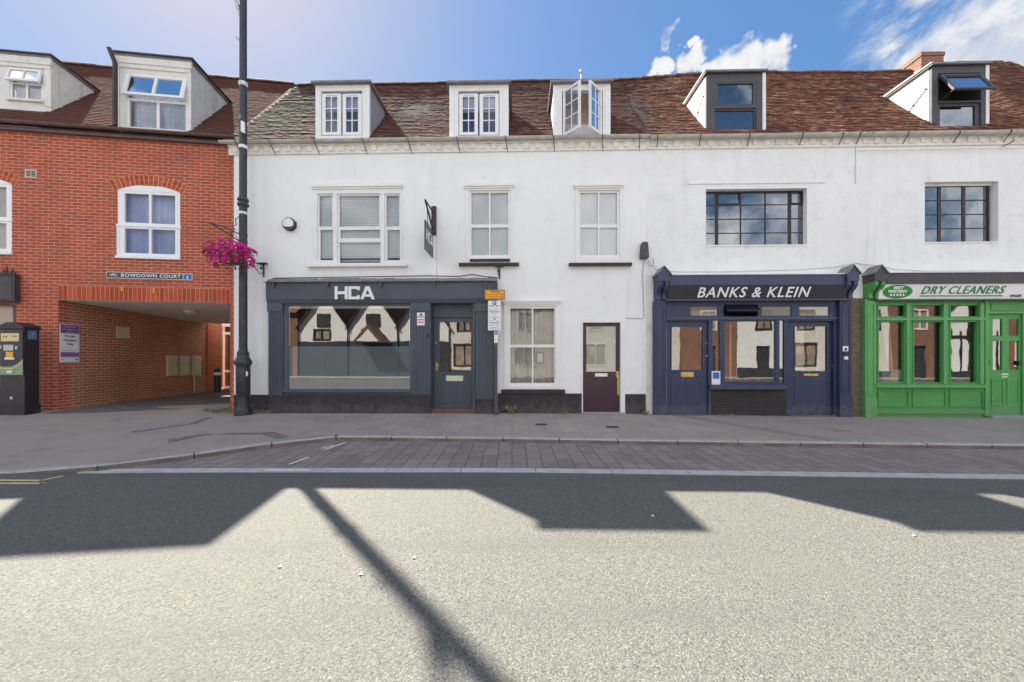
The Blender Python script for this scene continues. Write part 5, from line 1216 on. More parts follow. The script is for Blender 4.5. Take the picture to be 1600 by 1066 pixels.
m.tube([(LX, LY, zt-.1), (LX-.15, LY-.35, zt+.35), (LX-.35, LY-.8, zt+.5), (LX-.5, LY-1.1, zt+.45)], .03); m.tube([(LX, LY, zt-.6), (LX-.35, LY-.02, zt-.15), (LX-.28, LY-.05, zt-.02)], .03); m.build('arm', 'post_paint', lp)
m = MB(); m.lathe((LX-.5, LY-1.1, zt+.0), [(.05, 0), (.2, .1), (.24, .2), (.1, .4), (.04, .47)], 14); m.build('lantern', 'post_paint', lp, True)
q = MB(); zz = lz(8); q.tube([(LX-.07, LY, zz-.25), (LX-.10, LY-.03, zz-.05), (LX-.22, LY-.05, zz+.35), (LX-.35, LY-.06, zz+.8)], [.02, .045, .02, .02]); q.tube([(LX-.05, LY, lz(64)), (LX-.13, LY-.03, lz(64)+.02), (LX-.12, LY-.05, lz(60)), (LX-.06, LY-.03, lz(63))], .008, 6); q.build('cable_hook', 'galv', lp)
for y, h in ((135.5, .085), (233, .07), (336, .06)):
    q = MB(); q.lathe((LX, LY, lz(y)), [(.082, 0), (.086, .01), (.088, h*.5), (.085, h), (.08, h)], 14); q.build('clamp_band', 'tape_white', lp)
q = MB(); q.tube([(LX-.05, LY-.08, lz(131)), (LX+.02, LY-.1, lz(133)), (LX+.09, LY-.05, lz(134))], .012, 5); q.tube([(LX+.0, LY-.09, lz(335)), (LX+.07, LY-.09, lz(334))], .022, 6)
q.build('loose_tie', 'tape_white', lp)
q = MB(); q.box(LX+.015, LX+.09, LY-.10, LY-.06, lz(209), lz(192)); q.v = [(a, b, c-.02*(a-LX)/.09*2) for a, b, c in q.v]; q.build('sensor_box', 'sign_white', lp)
q = MB(); q.box(LX-.045, LX+.0, LY-.078, LY-.065, lz(189), lz(181)); q.build('sticker', 'blue_grey', lp)
q = MB(); q.ball((LX+.12, LY-.065, lz(584)), .055, .6, .25, 1.1); q.build('label_plate', 'sign_white', lp)
q = MB(); q.ball((LX-.04, LY-.08, lz(528)), .014); q.build('bolt', 'galv', lp)
# basket arms
q = MB(); bx, by = LX-.42, LY-.42
for y in (368, 379): q.lathe((LX, LY, lz(y)), [(.08, 0), (.086, .004), (.086, .02), (.08, .022)], 14)
q.tube([(LX-.05, LY-.06, lz(367)), (LX-.25, LY-.22, lz(360)), (bx-.06, by, lz(358))], .012, 6); q.tube([(LX-.05, LY-.06, lz(378)), (LX-.27, LY-.24, lz(366)), (bx, by+.04, lz(359))], .012, 6)
q.tube([(LX-.06, LY-.05, lz(340)), (LX-.11, LY-.09, lz(345)), (LX-.09, LY-.09, lz(354)), (LX-.16, LY-.1, lz(356)), (LX-.11, LY-.1, lz(362))], .010, 6)
q.build('basket_arm', 'iron_dark', lp)
# hanging basket
bx, by = -5.93+.0, 8.02; bx = (362-CX)/FPX*by; bz_ = EYE+(HY-415)/FPX*by
hb = thing('hanging_basket', 'hanging basket overflowing with magenta flowers on the lamp post', 'flower basket', (bx, by, bz_))
m = MB(); m.ball((bx, by, bz_+.25), .27, 1, 1, .93, 16, -1); m.v = [(a, b, min(c, bz_+.26)) for a, b, c in m.v]; m.build('bowl', 'coco', hb, True)
m = MB()
for k in range(3): a = 2.1*k+.4; m.tube([(bx+.27*math.cos(a), by+.27*math.sin(a), bz_+.26), (bx-.02, by+.05, bz_+.75)], .006, 5)
m.build('chain', 'iron_dark', hb)
m = MB(); fl = MB(); rnd = random.Random(5)
def leafq(mb, c, r, nrm, up=None):
    nrm = Vector(nrm).normalized(); x = nrm.cross(Vector((rnd.uniform(-1, 1), rnd.uniform(-1, 1), rnd.uniform(-1, 1)))).normalized(); y = nrm.cross(x); c = Vector(c)
    mb.poly([tuple(c-x*r), tuple(c-y*r*.45+nrm*r*.15), tuple(c+x*r), tuple(c+y*r*.45+nrm*r*.15)])
def blobpt():
    th = rnd.uniform(0, 2*math.pi); t = rnd.random()
    rr = .10+.30*rnd.random()**.6; x = math.cos(th)*rr*1.30; y = math.sin(th)*rr*.9; zz = .28+rnd.uniform(-.04, .20)
    if rnd.random() < .36: zz = .28-rnd.random()*.30; s = .30+.05*rnd.random(); x = math.cos(th)*s*1.2; y = math.sin(th)*s
    x += -.05*(zz > .2)+rnd.uniform(-.02, .02); zz = min(zz, .47-.9*(x*x))
    return x, y, zz
for k in range(520): x, y, zz = blobpt(); leafq(m, (bx+x*.93, by+y*.93, bz_+zz-.02), rnd.uniform(.015, .035), (x, y, zz-.15+rnd.uniform(-.3, .3)))
for k in range(640):
    x, y, zz = blobpt(); c = Vector((bx+x, by+y, bz_+zz+.01)); nrm = (Vector((x, y-.2, (zz-.12)*1.2))+Vector((rnd.uniform(-.2, .2), rnd.uniform(-.2, .2), rnd.uniform(-.1, .2)))).normalized()
    a = nrm.cross(Vector((0, 0, 1))).normalized(); b = a.cross(nrm); r = rnd.uniform(.022, .036); i = len(fl.v); n = 10
    fl.v.append(tuple(c-nrm*.012))
    for j in range(n): rr = r*(1 if j % 2 == 0 else .72); an = 2*math.pi*j/n; fl.v.append(tuple(c+a*rr*math.cos(an)+b*rr*math.sin(an)+nrm*.004))
    for j in range(n): fl.f.append([i, i+1+j, i+1+(j+1) % n]); fl.uv.append([(0, 0)]*3)
m.build('leaves', 'leaf', hb); fl.build('flowers', 'petal', hb)
# iron wall brackets
def wall_bracket(px, y0, y1, label):
    c = FW.L(px, y0, -.02); t = thing('wall_bracket', label, 'bracket', FW.P(c[0], -.02, FW.L(px, y1, -.02)[1]), 'iron flower basket brackets on the white wall')
    zt, zb = FW.L(px, y0, -.02)[1], FW.L(px, y1, -.02)[1]
    q = MB(FW); q.box(c[0]-.015, c[0]+.015, -.02, -.001, zb, zt); q.build('back_plate', 'iron_dark', t)
    q = MB(FW); q.box(c[0]-.11, c[0]+.11, -.10, -.0205, zt-.008, zt+.02); q.bar((c[0]-.0, -.0205, zt-.02), (c[0]-.02, -.42, zt-.03), .014); q.tube([(c[0]-.0, -.03, zb+.10), (c[0]-.02, -.12, zb+.05), (c[0]-.03, -.3, zt-.10), (c[0]-.02, -.42, zt-.03)], .008, 6)
    q.ball((c[0]-.02, -.06, zt-.10), .035, .3, 1, 1); q.build('arm', 'iron_dark', t)
wall_bracket(411.5, 413, 433, 'rusty iron wall bracket beside the flower basket, left of the slate shopfront')
wall_bracket(780.5, 417, 436, 'rusty iron wall bracket above the orange warning sign')
# octagonal alarm box
F = FW; c = F.L(449.5, 349, -.12); t = thing('alarm_box', 'small octagonal white alarm box with dark rim high on the white wall', 'alarm box', F.P(c[0], 0, c[1]-.15))
q = MB(F); oc = lambda r, k=8, o=math.pi/8: [(c[0]+r*math.cos(o+2*math.pi*i/k), c[1]+r*math.sin(o+2*math.pi*i/k)) for i in range(k)]
q.prism_uz(oc(.15), -.10, -.001); q.build('housing', 'charcoal', t); q = MB(F); pts = [(a+.0, max(b, c[1]-.075)) for a, b in oc(.128)]; q.prism_uz(pts, -.112, -.1001); q.build('cover', 'sign_white', t)
# hanging sign
u = F.L(676.5, 380, -.03)[0]; z0, z1 = 3.49, 4.10; t = thing('hanging_sign', 'dark double-sided sign reading HCA hanging out from the white wall', 'sign', F.P(u, 0, z0))
r = F.R(674, 322, 681, 366.5, -.08); q = MB(F); q.box(r[0], r[1], -.08, -.001, r[2], r[3]); q.build('wall_post', 'iron_dark', t)
q = MB(F); uc = u+.01; q.bar((uc, -.08, r[3]-.13), (uc-.0, -.78, z1+.42), .025); q.bar((uc, -.78, z1+.42), (uc, -.07, r[2]+.10), .03); q.tube([(uc, -.6, z1+.26), (uc, -.55, z1+.1), (uc, -.55, z1)], .008); q.tube([(uc, -.25, z1+.1), (uc, -.2, z1+.05), (uc, -.2, z1)], .008); q.build('bracket', 'iron_dark', t)
q = MB(F); q.box(uc-.012, uc+.012, -.80, -.09, z0, z1); bd = q.build('board', 'slate_door', t)
q = MB(F)
def sl(pts): q.prism_vz([(-.80+.71*(a), z0+.61*b) for a, b in pts], uc+.0121, uc+.016)
# reads towards the camera on the side it faces
for pts in ([(.10,.38),(.16,.38),(.16,.74),(.10,.74)], [(.30,.38),(.36,.38),(.36,.74),(.30,.74)], [(.16,.53),(.30,.53),(.30,.59),(.16,.59)], [(.40,.38),(.64,.38),(.64,.44),(.46,.44),(.46,.68),(.64,.68),(.64,.74),(.40,.74)], [(.66,.38),(.76,.74),(.82,.74),(.92,.38),(.86,.38),(.79,.64),(.72,.38)], [(.73,.44),(.85,.44),(.85,.49),(.73,.49)]): sl(pts)
q.build('lettering', 'letter_white', bd)
q = MB(F); rr = F.R(677, 367, 680.5, 404, -.03); q.box(rr[0], rr[1], -.03, -.001, rr[2], rr[3]); q.build('trunking', 'wood_white', t)
q = MB(F); k1 = F.L(681.5, 330, -.005); k2 = F.L(681.5, 434, -.005); q.tube([(k1[0]+.01, -.006, k1[1]), (k1[0]+.01, -.006, k2[1])], .005, 5); q.build('cable', 'gutter_grey', t)
# hooded box
r = F.R(1002.5, 378, 1013.5, 403, -.14); t = thing('wall_vent', 'dark grey hooded box on the joint between the two white houses', 'vent box', F.P((r[0]+r[1])/2, 0, r[2]))
q = MB(F); w = r[1]-r[0]; q.prism_uz([(r[0]-.01, r[2]+.02), (r[0]+.0, r[2]), (r[1]-.0, r[2]), (r[1]+.01, r[2]+.02), (r[1]-.015, r[3]-.03), (r[1]-.03, r[3]), (r[0]+.03, r[3]), (r[0]+.015, r[3]-.03)], -.15, -.001); q.build('hood', 'canopy_grey', t)
q = MB(F); cu_ = (r[0]+r[1])/2; q.tube([(cu_, -.05, r[2]), (cu_, -.04, r[2]-.1), (cu_-.02, -.02, F.L(1006, 430)[1]), (F.L(1006.3, 460)[0], -.008, F.L(1006, 497)[1]), (F.L(1004, 497)[0], -.008, F.L(1006, 498)[1]), (F.L(978, 497)[0], -.008, F.L(1006, 497)[1])], .009, 6)
q.tube([(cu_, -.05, r[2]-.01), (cu_+.12, -.04, r[2]-.14), (cu_+.3, -.04, r[2]-.16)], .006, 5); q.build('cable', 'gutter_grey', t)
# parking sign on its post
SX, SY = (774.5-CX)/FPX*8.42, 8.42; SZ = gz(SX, SY)
t = thing('parking_sign', 'orange warning plate above a white parking times plate on a thin dark post', 'sign', (SX, SY, SZ)); sz = lambda y: EYE+(HY-y)/FPX*8.36; sx = lambda x: (x-CX)/FPX*8.36
q = MB(); q.lathe((SX, SY, SZ), [(.042, -.02), (.042, .05), (.038, .06), (.038, sz(444)-SZ), (.02, sz(443.5)-SZ)], 12); q.build('post', 'sign_pole', t, True)
q = MB(); q.box(sx(757.5), sx(789), 8.355, 8.362, sz(468.5), sz(453)); op_ = q.build('warning_plate', 'sign_orange', t)
q = MB()
text_mesh(q, 'WARNING', (sx(765.5), sx(781), sz(457.2), sz(454.6)), 8.355, .002, bold=.02); text_mesh(q, 'No unauthorised parking', (sx(760), sx(787.5), sz(461.5), sz(459)), 8.355, .002); text_mesh(q, 'Vehicles left here may', (sx(760.5), sx(787), sz(464.5), sz(462.6)), 8.355, .002); text_mesh(q, 'be given a notice', (sx(760.5), sx(787), sz(467.5), sz(465.6)), 8.355, .002)
q.plate((sx(758), sx(788.5), sz(468.2), sz(453.4)), [(sx(758.7), sx(787.8), sz(467.6), sz(454))], 8.353, 8.3549); q.build('print', 'ink_dark', op_)
q = MB(); q.box(sx(762.5), sx(782.5), 8.355, 8.362, sz(516.5), sz(470)); wp = q.build('times_plate', 'sign_white', t)
q = MB(); q.box(sx(769.5), sx(775.5), 8.353, 8.3549, sz(476.6), sz(470.8)); q.build('blue_panel', 'sign_blue', wp)
q = MB(); text_mesh(q, 'P', (sx(771.2), sx(774), sz(475.9), sz(471.6)), 8.353, .001, bold=.02); q.build('p_symbol', 'letter_white', wp)
q = MB()
for y, s_, a, b in ((479.6, 'Mon - Sat', 766, 779), (484, '8 am - 6 pm', 764, 781), (486.5, '30 minutes', 765, 780), (490, 'Pay here', 768, 777), (493.5, 'at', 771.5, 773.5), (496.5, 'machine', 764.5, 780.5), (502.5, 'Display ticket', 765, 780), (506, 'No return', 766, 779), (509, 'within 1 hour', 764, 781), (512.5, 'Permit', 767, 778), (515, 'holders exempt', 765, 780)):
    text_mesh(q, s_, (sx(a), sx(b), sz(y+.2), sz(y-1.6)), 8.355, .001)
for y in (477.5, 487.6, 504.2): q.box(sx(762.8), sx(782.2), 8.354, 8.3549, sz(y+.25), sz(y-.2))
q.box(sx(770.8), sx(774.2), 8.354, 8.3549, sz(499.5), sz(498)); q.build('print', 'ink_dark', wp)
q = MB(); q.box(sx(772), sx(778), 8.365, 8.372, sz(535.5), sz(518.5)); sp_l = q.build('small_plate', 'sign_white', t); q = MB(); q.box(sx(773), sx(777), 8.363, 8.3649, sz(523), sz(519.5)); q.build('blue_panel', 'sign_blue', sp_l); q = MB(); q.box(sx(772), sx(778), 8.365, 8.372, sz(539.5), sz(535.6)); q.build('green_foot', 'logo_green', sp_l)
# street name sign
F = FB; tl = F.L(166, 423.7, -.03); br = F.L(300, 438.7, -.03); z1 = (F.L(166, 423.7, -.03)[1]+F.L(300, 428.7, -.03)[1])/2; z0 = (F.L(166, 433.4, -.03)[1]+F.L(300, 438.7, -.03)[1])/2
t = thing('street_name_sign', 'long black street name plate with white letters BOWDOWN COURT on the red brick', 'street sign', F.P((tl[0]+br[0])/2, 0, z0)); W_ = br[0]-tl[0]; fx = lambda a: tl[0]+W_*a
q = MB(F); q.box(tl[0], br[0], -.025, -.001, z0, z1); pl = q.build('plate', 'sign_white', t)
q = MB(F); q.box(fx(.006), fx(.888), -.029, -.0251, z0+.012, z1-.012); q.build('dark_panel', 'sign_green_dark', pl)
H = z1-z0; q = MB(F); text_mesh(q, 'BOWDOWN COURT', (fx(.17), fx(.865), z0+H*.25, z0+H*.78), -.029, .002, bold=.01, spacing=1.1); text_mesh(q, 'West Berks', (fx(.03), fx(.13), z0+H*.3, z0+H*.5), -.029, .002); q.prism_uz([(fx(.035), z0+H*.55), (fx(.08), z0+H*.72), (fx(.125), z0+H*.55)], -.031, -.0291); q.build('lettering', 'letter_white', pl)
q = MB(F); q.box(fx(.897), fx(.994), -.029, -.0251, z0+.012, z1-.012); bp = q.build('dead_end_panel', 'sign_blue', pl)
q = MB(F); q.box(fx(.938), fx(.953), -.031, -.0291, z0+.02, z0+H*.6); q.build('white_bar', 'letter_white', pl); q = MB(F); q.box(fx(.918), fx(.973), -.032, -.0291, z0+H*.62, z0+H*.80); q.build('red_bar', 'sign_red', pl)
# yellow tags, air brick
for i, x in enumerate((190.5, 240.5)):
    r = F.R(x-1.2, 449.5+i*2, x+1.2, 455+i*3, -.02); q = MB(F); q.box(r[0], r[1], -.03, -.009, r[2], r[3]); q.prism_uz([(r[0], r[3]), (r[1], r[3]), ((r[0]+r[1])/2, r[3]+.03)], -.03, -.009)
    tag(q.build('wall_tag', 'amber', None), ('short yellow tag on the soldier bricks under the left end of the street name sign', 'longer yellow tag on the soldier bricks under the middle of the street name sign')[i], 'tag', 'yellow tags on the arch bricks')
t = thing('air_brick', 'square buff air vent brick in the red wall', 'air vent', F.P(F.L(48, 271)[0], 0, F.L(48, 278)[1])); r = F.R(39, 265, 57.5, 278, -.01)
q = MB(F); cw = (r[1]-r[0]); q.plate((r[0], r[1], r[2], r[3]), [(r[0]+cw*(.1+.42*i), r[0]+cw*(.48+.42*i), r[2]+.03+(r[3]-r[2]-.05)*j/4, r[2]+.03+(r[3]-r[2]-.05)*(j+.7)/4) for i in range(2) for j in range(4)], -.012, .02); q.build('grille', 'box_cream', t); q = MB(F); q.box(r[0]+.01, r[1]-.01, -.002, -.0005, r[2]+.01, r[3]-.01); q.build('back', 'ink_dark', t)
# things on the passage wall (plane u = uA0)
def wallpt(px, py):
    d = Vector(((px-CX)/FPX, 1, (HY-py)/FPX)); tt = (uA0+F.O.dot(F.u))/d.dot(F.u); p = d*tt; return (p-F.O).dot(F.v), p.z+EYE
def wp_rect(x0, x1, ya, yb):
    va = wallpt(x0, ya)[0]; vb = wallpt(x1, ya)[0]; xm = (x0+x1)/2; return va, vb, wallpt(xm, yb)[1], wallpt(xm, ya)[1]
va, vb, z0, z1 = wp_rect(93, 123, 507, 566)
t = thing('permit_sign', 'white and purple notice reading Permit Holders Only inside the archway', 'sign', F.P(uA0, (va+vb)/2, z0))
q = MB(F); q.box(uA0+.001, uA0+.012, va, vb, z0, z1); pl = q.build('plate', 'sign_white', t); fy = lambda a: z0+(z1-z0)*a; fv = lambda a: va+(vb-va)*a; U = uA0+.0125
def wtext(q, s, a, b, c, d, dep=.0015, **k): text_mesh(q, s, (fv(a), fv(b), fy(c), fy(d)), U+dep, dep, axis='v', **k)
q = MB(F); q.box(U, U+.002, fv(.02), fv(.98), fy(.76), fy(.985)); q.box(U, U+.002, fv(.02), fv(.98), fy(.13), fy(.26)); q.build('purple_band', 'sign_purple', pl)
q = MB(F); wtext(q, 'Permit', .24, .76, .655, .72, bold=.02); wtext(q, 'Holders', .18, .84, .55, .615, bold=.02); wtext(q, 'Only', .33, .68, .43, .51, bold=.02); q.box(U, U+.0015, fv(.04), fv(.96), fy(.295), fy(.302)); wtext(q, 'West', .06, .16, .05, .09); q.box(U, U+.0015, fv(.76), fv(.95), fy(.05), fy(.075)); q.build('lettering', 'ink_dark', pl)
U += .002; q = MB(F); wtext(q, 'Bowdown Court', .18, .82, .92, .955); wtext(q, 'Private residents car park', .1, .9, .845, .875); wtext(q, 'at all times', .3, .7, .78, .81); wtext(q, 'Enforcement in operation', .08, .92, .205, .235); wtext(q, 'see terms and conditions', .08, .92, .145, .175); q.build('white_lettering', 'letter_white', pl)
va, vb, z0, z1 = wp_rect(181, 201, 511, 528)
q = MB(F); q.box(uA0+.001, uA0+.03, va, vb, z0, z1); q.box(uA0+.0301, uA0+.034, va+.08, vb-.08, z0+.08, z1-.08); tag(q.build('stone_plaque', 'box_cream', None), 'small pale rectangular plaque on the passage wall', 'plaque')
mb_l = ['meter box nearest the street, leftmost of the three cream meter boxes', 'middle one of the three cream meter boxes in the archway', 'cream meter box with a pipe running down from it, rightmost of the three']
for i, (x0, x1) in enumerate(((259, 274), (279, 293), (298, 311))):
    va, vb, z0, z1 = wp_rect(x0, x1, 556, 587); t = thing('meter_box', mb_l[i], 'meter box', F.P(uA0, (va+vb)/2, z0), 'cream meter boxes in the archway')
    q = MB(F); q.box(uA0+.001, uA0+.07, va, vb, z0, z1); q.build('housing', 'box_cream', t)
    q = MB(F); q.box(uA0+.0701, uA0+.08, va+.03, vb-.03, z0+.04, z1-.03); dd = q.build('door', 'box_cream', t); q = MB(F); q.box(uA0+.081, uA0+.087, vb-.08, vb-.06, (z0+z1)/2, (z0+z1)/2+.04); q.build('lock', 'iron_dark', dd)
    if i == 2: q = MB(F); q.tube([(uA0+.05, va+.1, z0), (uA0+.05, va+.1, -.12)], .022); q.build('pipe', 'box_cream', t)
c = F.L(297, 484, 3.0); zc_ = ZS+(zf-ZS)*3.0/VP_
for k in range(40):
    v = .5+k*.1; zc_ = ZS+(zf-ZS)*v/VP_
    if F.L(297, 484, v)[1] > zc_: cv = v; break
c = F.L(297, 484, cv); t = thing('ceiling_lamp', 'round white bulkhead lamp on the passage ceiling', 'lamp', F.P(c[0], cv, zc_-.1))
q = MB(F); q.tube([(c[0], cv, zc_+.0), (c[0], cv, zc_-.04)], .17, 20); q.build('rim', 'box_cream', t); q = MB(F); q.ball((c[0], cv, zc_-.04), .14, 1, 1, .45, 16); q.build('diffuser', 'lamp_glass', t, True)
# bollard
by_ = 13.0; bx_ = (339.5-CX)/FPX*by_; zb_ = EYE-(614-HY)/FPX*by_; t = thing('bollard', 'black round-topped bollard with pale band beyond the archway', 'bollard', (bx_, by_, zb_))
q = MB(); q.lathe((bx_, by_, zb_), [(.092, -.05), (.092, .60)], 16); q.lathe((bx_, by_, zb_), [(.097, .70), (.095, .74), (.075, .79), (.03, .82)], 16); q.build('post', 'charcoal', t, True); q = MB(); q.lathe((bx_, by_, zb_), [(.094, .60), (.094, .70)], 16); q.build('band', 'tape_white', t, True)
# parking ticket machine
mY = 7.95; mz = EYE-(648-HY)/FPX*mY; X1 = (38.5-CX)/FPX*mY; Wm = .50; X0 = X1-Wm; t = thing('ticket_machine', 'dark parking ticket machine with yellow screen and green stripe by the brick wall', 'ticket machine', ((X0+X1)/2, mY, mz))
FM = Frame((X1, mY), .02)
zy = lambda y: EYE+(HY-y)/FPX*mY; ux = lambda x: (x-38.5)/FPX*mY; Dm = .25
zt0 = zy(506)
q = MB(FM); q.prism_vz([(0, zy(644)), (Dm, zy(644)), (Dm, zt0-.02), (.0, zt0-.10)], -Wm, 0); q.prism_uz([(-Wm-.02, zt0-.1), (.02, zt0-.1), (.02, zt0-.06), (-Wm/2+.07, zt0+.03), (-Wm/2-.07, zt0+.03), (-Wm-.02, zt0-.06)], -.04, Dm+.02)
q.box(-Wm-.015, .015, -.015, Dm+.015, mz-.05, zy(634)); q.build('cabinet', 'charcoal', t)
q = MB(FM); q.box(-Wm+.03, -.02, -.02, -.001, zy(580), zy(516)); mf = q.build('front_panel', 'machine_face', t)
q = MB(FM); q.box(ux(5), ux(32), -.028, -.0201, zy(533.5), zy(521)); q.build('screen', 'screen_pale', mf)
q = MB(FM); text_mesh(q, 'PAY HERE', (ux(8), ux(15), zy(528), zy(525.5)), -.0281, .001); text_mesh(q, 'NO CHANGE', (ux(22), ux(30), zy(527), zy(524.5)), -.0281, .001); q.build('screen_print', 'ink_dark', mf)
q = MB(FM); q.box(ux(9), ux(24), -.032, -.0201, zy(548), zy(539)); q.box(ux(1), ux(6), -.03, -.0201, zy(545), zy(540)); q.box(ux(26.5), ux(30), -.03, -.0201, zy(546), zy(541)); q.build('coin_plate', 'steel', mf)
q = MB(FM); q.box(ux(13), ux(23.5), -.034, -.0201, zy(558), zy(550)); q.build('button', 'amber', mf); q = MB(FM); q.box(ux(11), ux(25), -.034, -.0201, zy(562), zy(558.5)); q.build('card_slot', 'sign_white', mf)
q = MB(FM); q.prism_uz([(ux(-2), zy(586)), (ux(38), zy(586)), (ux(38), zy(561)), (ux(30), zy(568.5)), (ux(20), zy(573)), (ux(8), zy(573)), (ux(-2), zy(570))], -.027, -.0202); q.build('green_panel', 'machine_green', mf)
q = MB(FM); q.box(ux(14), ux(22), -.034, -.0271, zy(583), zy(579)); q.build('ticket_slot', 'sign_white', mf)
q = MB(FM); q.prism_uz([(ux(-2), zy(573.5)), (ux(10), zy(575.5)), (ux(22), zy(575)), (ux(32), zy(570)), (ux(38), zy(564.5)), (ux(38), zy(567)), (ux(31), zy(572)), (ux(22), zy(576.8)), (ux(10), zy(577)), (ux(-2), zy(575))], -.030, -.0275); q.build('pale_stripe', 'screen_pale', mf)
q = MB(FM); q.box(ux(17), ux(21), -.012, -.001, zy(624), zy(620)); q.build('lock', 'steel', t)
sdv0, sdv1 = .05, .20; q = MB(FM); q.box(.0005, .006, sdv0, sdv1, zy(530), zy(516)); sp_s = q.build('side_badge', 'blue_grey', t); q = MB(FM); text_mesh(q, 'P', (sdv0+.07, sdv1-.05, zy(528), zy(518)), .0075, .0015, axis='v', bold=.02); q.build('p_symbol', 'letter_white', sp_s)
# covers in the pavement
def cover(px, py, w, d, label, name='drain_cover'):
    zz = gz(*G(px, py, -.04)); p = G(px, py, zz); t = thing(name, label, 'drain cover', (p.x, p.y, zz)); q = MB()
    def ring(a, h): return [(p.x+sx_*a[0], p.y+sy_*a[1], gz(p.x+sx_*a[0], p.y+sy_*a[1])+h) for sx_, sy_ in ((-1, -1), (1, -1), (1, 1), (-1, 1))]
    o = ring((w/2+.02, d/2+.02), .005); i = ring((w/2, d/2), .005); 
    for k in range(4): q.poly([o[k], o[(k+1) % 4], i[(k+1) % 4], i[k]])
    q.build('frame', 'galv' if w > .5 else 'stone_step', t); q = MB(); q.poly(ring((w/2-.008, d/2-.008), .0065)); 
    for k in range(6): x = p.x-w/2+w*(k+.5)/6; q.box(x-.012, x+.012, p.y-d/2+.02, p.y+d/2-.02, zz, zz+.010)
    q.build('lid', 'cast_iron' if w < .5 else 'kerb_stone', t)
cover(846, 663.5, .22, .16, 'small dark cover in the slabs below the ground floor sash window'); cover(957, 667.5, .22, .18, 'small dark cover in the slabs outside the plum door'); cover(556, 650.5, .55, .16, 'wide pale inspection cover at the foot of the slate shopfront')
# weeds at the foot of the walls
def weeds(px0, px1, v, n, h, label, F=FW):
    a, b = F.L(px0, 640, v)[0], F.L(px1, 640, v)[0]; c = F.P((a+b)/2, v, 0); t0 = MB(); rn = random.Random(int(px0))
    for k in range(n):
        p = F.P(a+(b-a)*rn.random(), v+rn.uniform(-.12, .04), 0); z_ = gz(p.x, p.y)-.01; hh = h*rn.uniform(.4, 1.1); dx, dy = rn.uniform(-.5, .5)*hh, rn.uniform(-.5, .2)*hh; w = rn.uniform(.004, .010)
        t0.poly([(p.x-w, p.y, z_), (p.x+w, p.y, z_), (p.x+dx*.5+w*.8, p.y+dy*.5, z_+hh*.7), (p.x+dx, p.y+dy, z_+hh), (p.x+dx*.5-w*.8, p.y+dy*.5, z_+hh*.7)])
        if k % 3 == 0: w *= 3; t0.poly([(p.x+dx-w, p.y+dy, z_+hh*.8), (p.x+dx, p.y+dy-w*.5, z_+hh*.7), (p.x+dx+w, p.y+dy, z_+hh*.85), (p.x+dx, p.y+dy+w*.5, z_+hh*.95)])
    tag(t0.build('weed_tuft', 'weed_leaf', None), label, 'weeds')
weeds(322, 368, -.1, 90, .08, 'low weeds left of the lamp post base'); weeds(393, 432, -.08, 90, .09, 'low weeds between the lamp post and the slate shopfront'); weeds(795, 803, -.06, 40, .22, 'tall leafy weed against the black plinth right of the sign post')
weeds(842, 856, -.04, 24, .07, 'weed tuft under the ground floor sash window'); weeds(872, 892, -.04, 30, .07, 'weed tuft close to the left of the plum door'); weeds(1114, 1150, -.1, 34, .06, 'weeds under the stall wall of the navy shop'); weeds(1004, 1012, -.05, 22, .1, 'weeds at the foot of the joint between the white houses')
# litter specks
for k, (x, y) in enumerate(((952, 673.5), (563, 899), (437, 887), (646, 873), (1020, 807.5), (1428, 838))):
    zz = gz(*G(x, y, -.05)) if y < 690 else ROADZ; p = G(x, y, zz); q = MB(); r_ = .014
    q.poly([(p.x-r_, p.y, zz+.004), (p.x, p.y-r_*.8, zz+.012), (p.x+r_*1.2, p.y, zz+.005), (p.x+.2*r_, p.y+r_, zz+.015)]); q.poly([(p.x+.2*r_, p.y+r_, zz+.015), (p.x-r_, p.y, zz+.004), (p.x, p.y, zz)])
    tag(q.build('paper_scrap', 'sign_white', None), ('white scrap of litter on the slabs outside the plum door', 'white scrap lying on the sunlit road left of the lamp post shadow, larger one', 'white scrap on the sunlit road, leftmost of the scraps', 'white scrap on the road just right of the lamp post shadow', 'white scrap in the dormer shadow on the road', 'white scrap on the road near the right shadow edge')[k], 'litter', 'white scraps of litter on the ground')

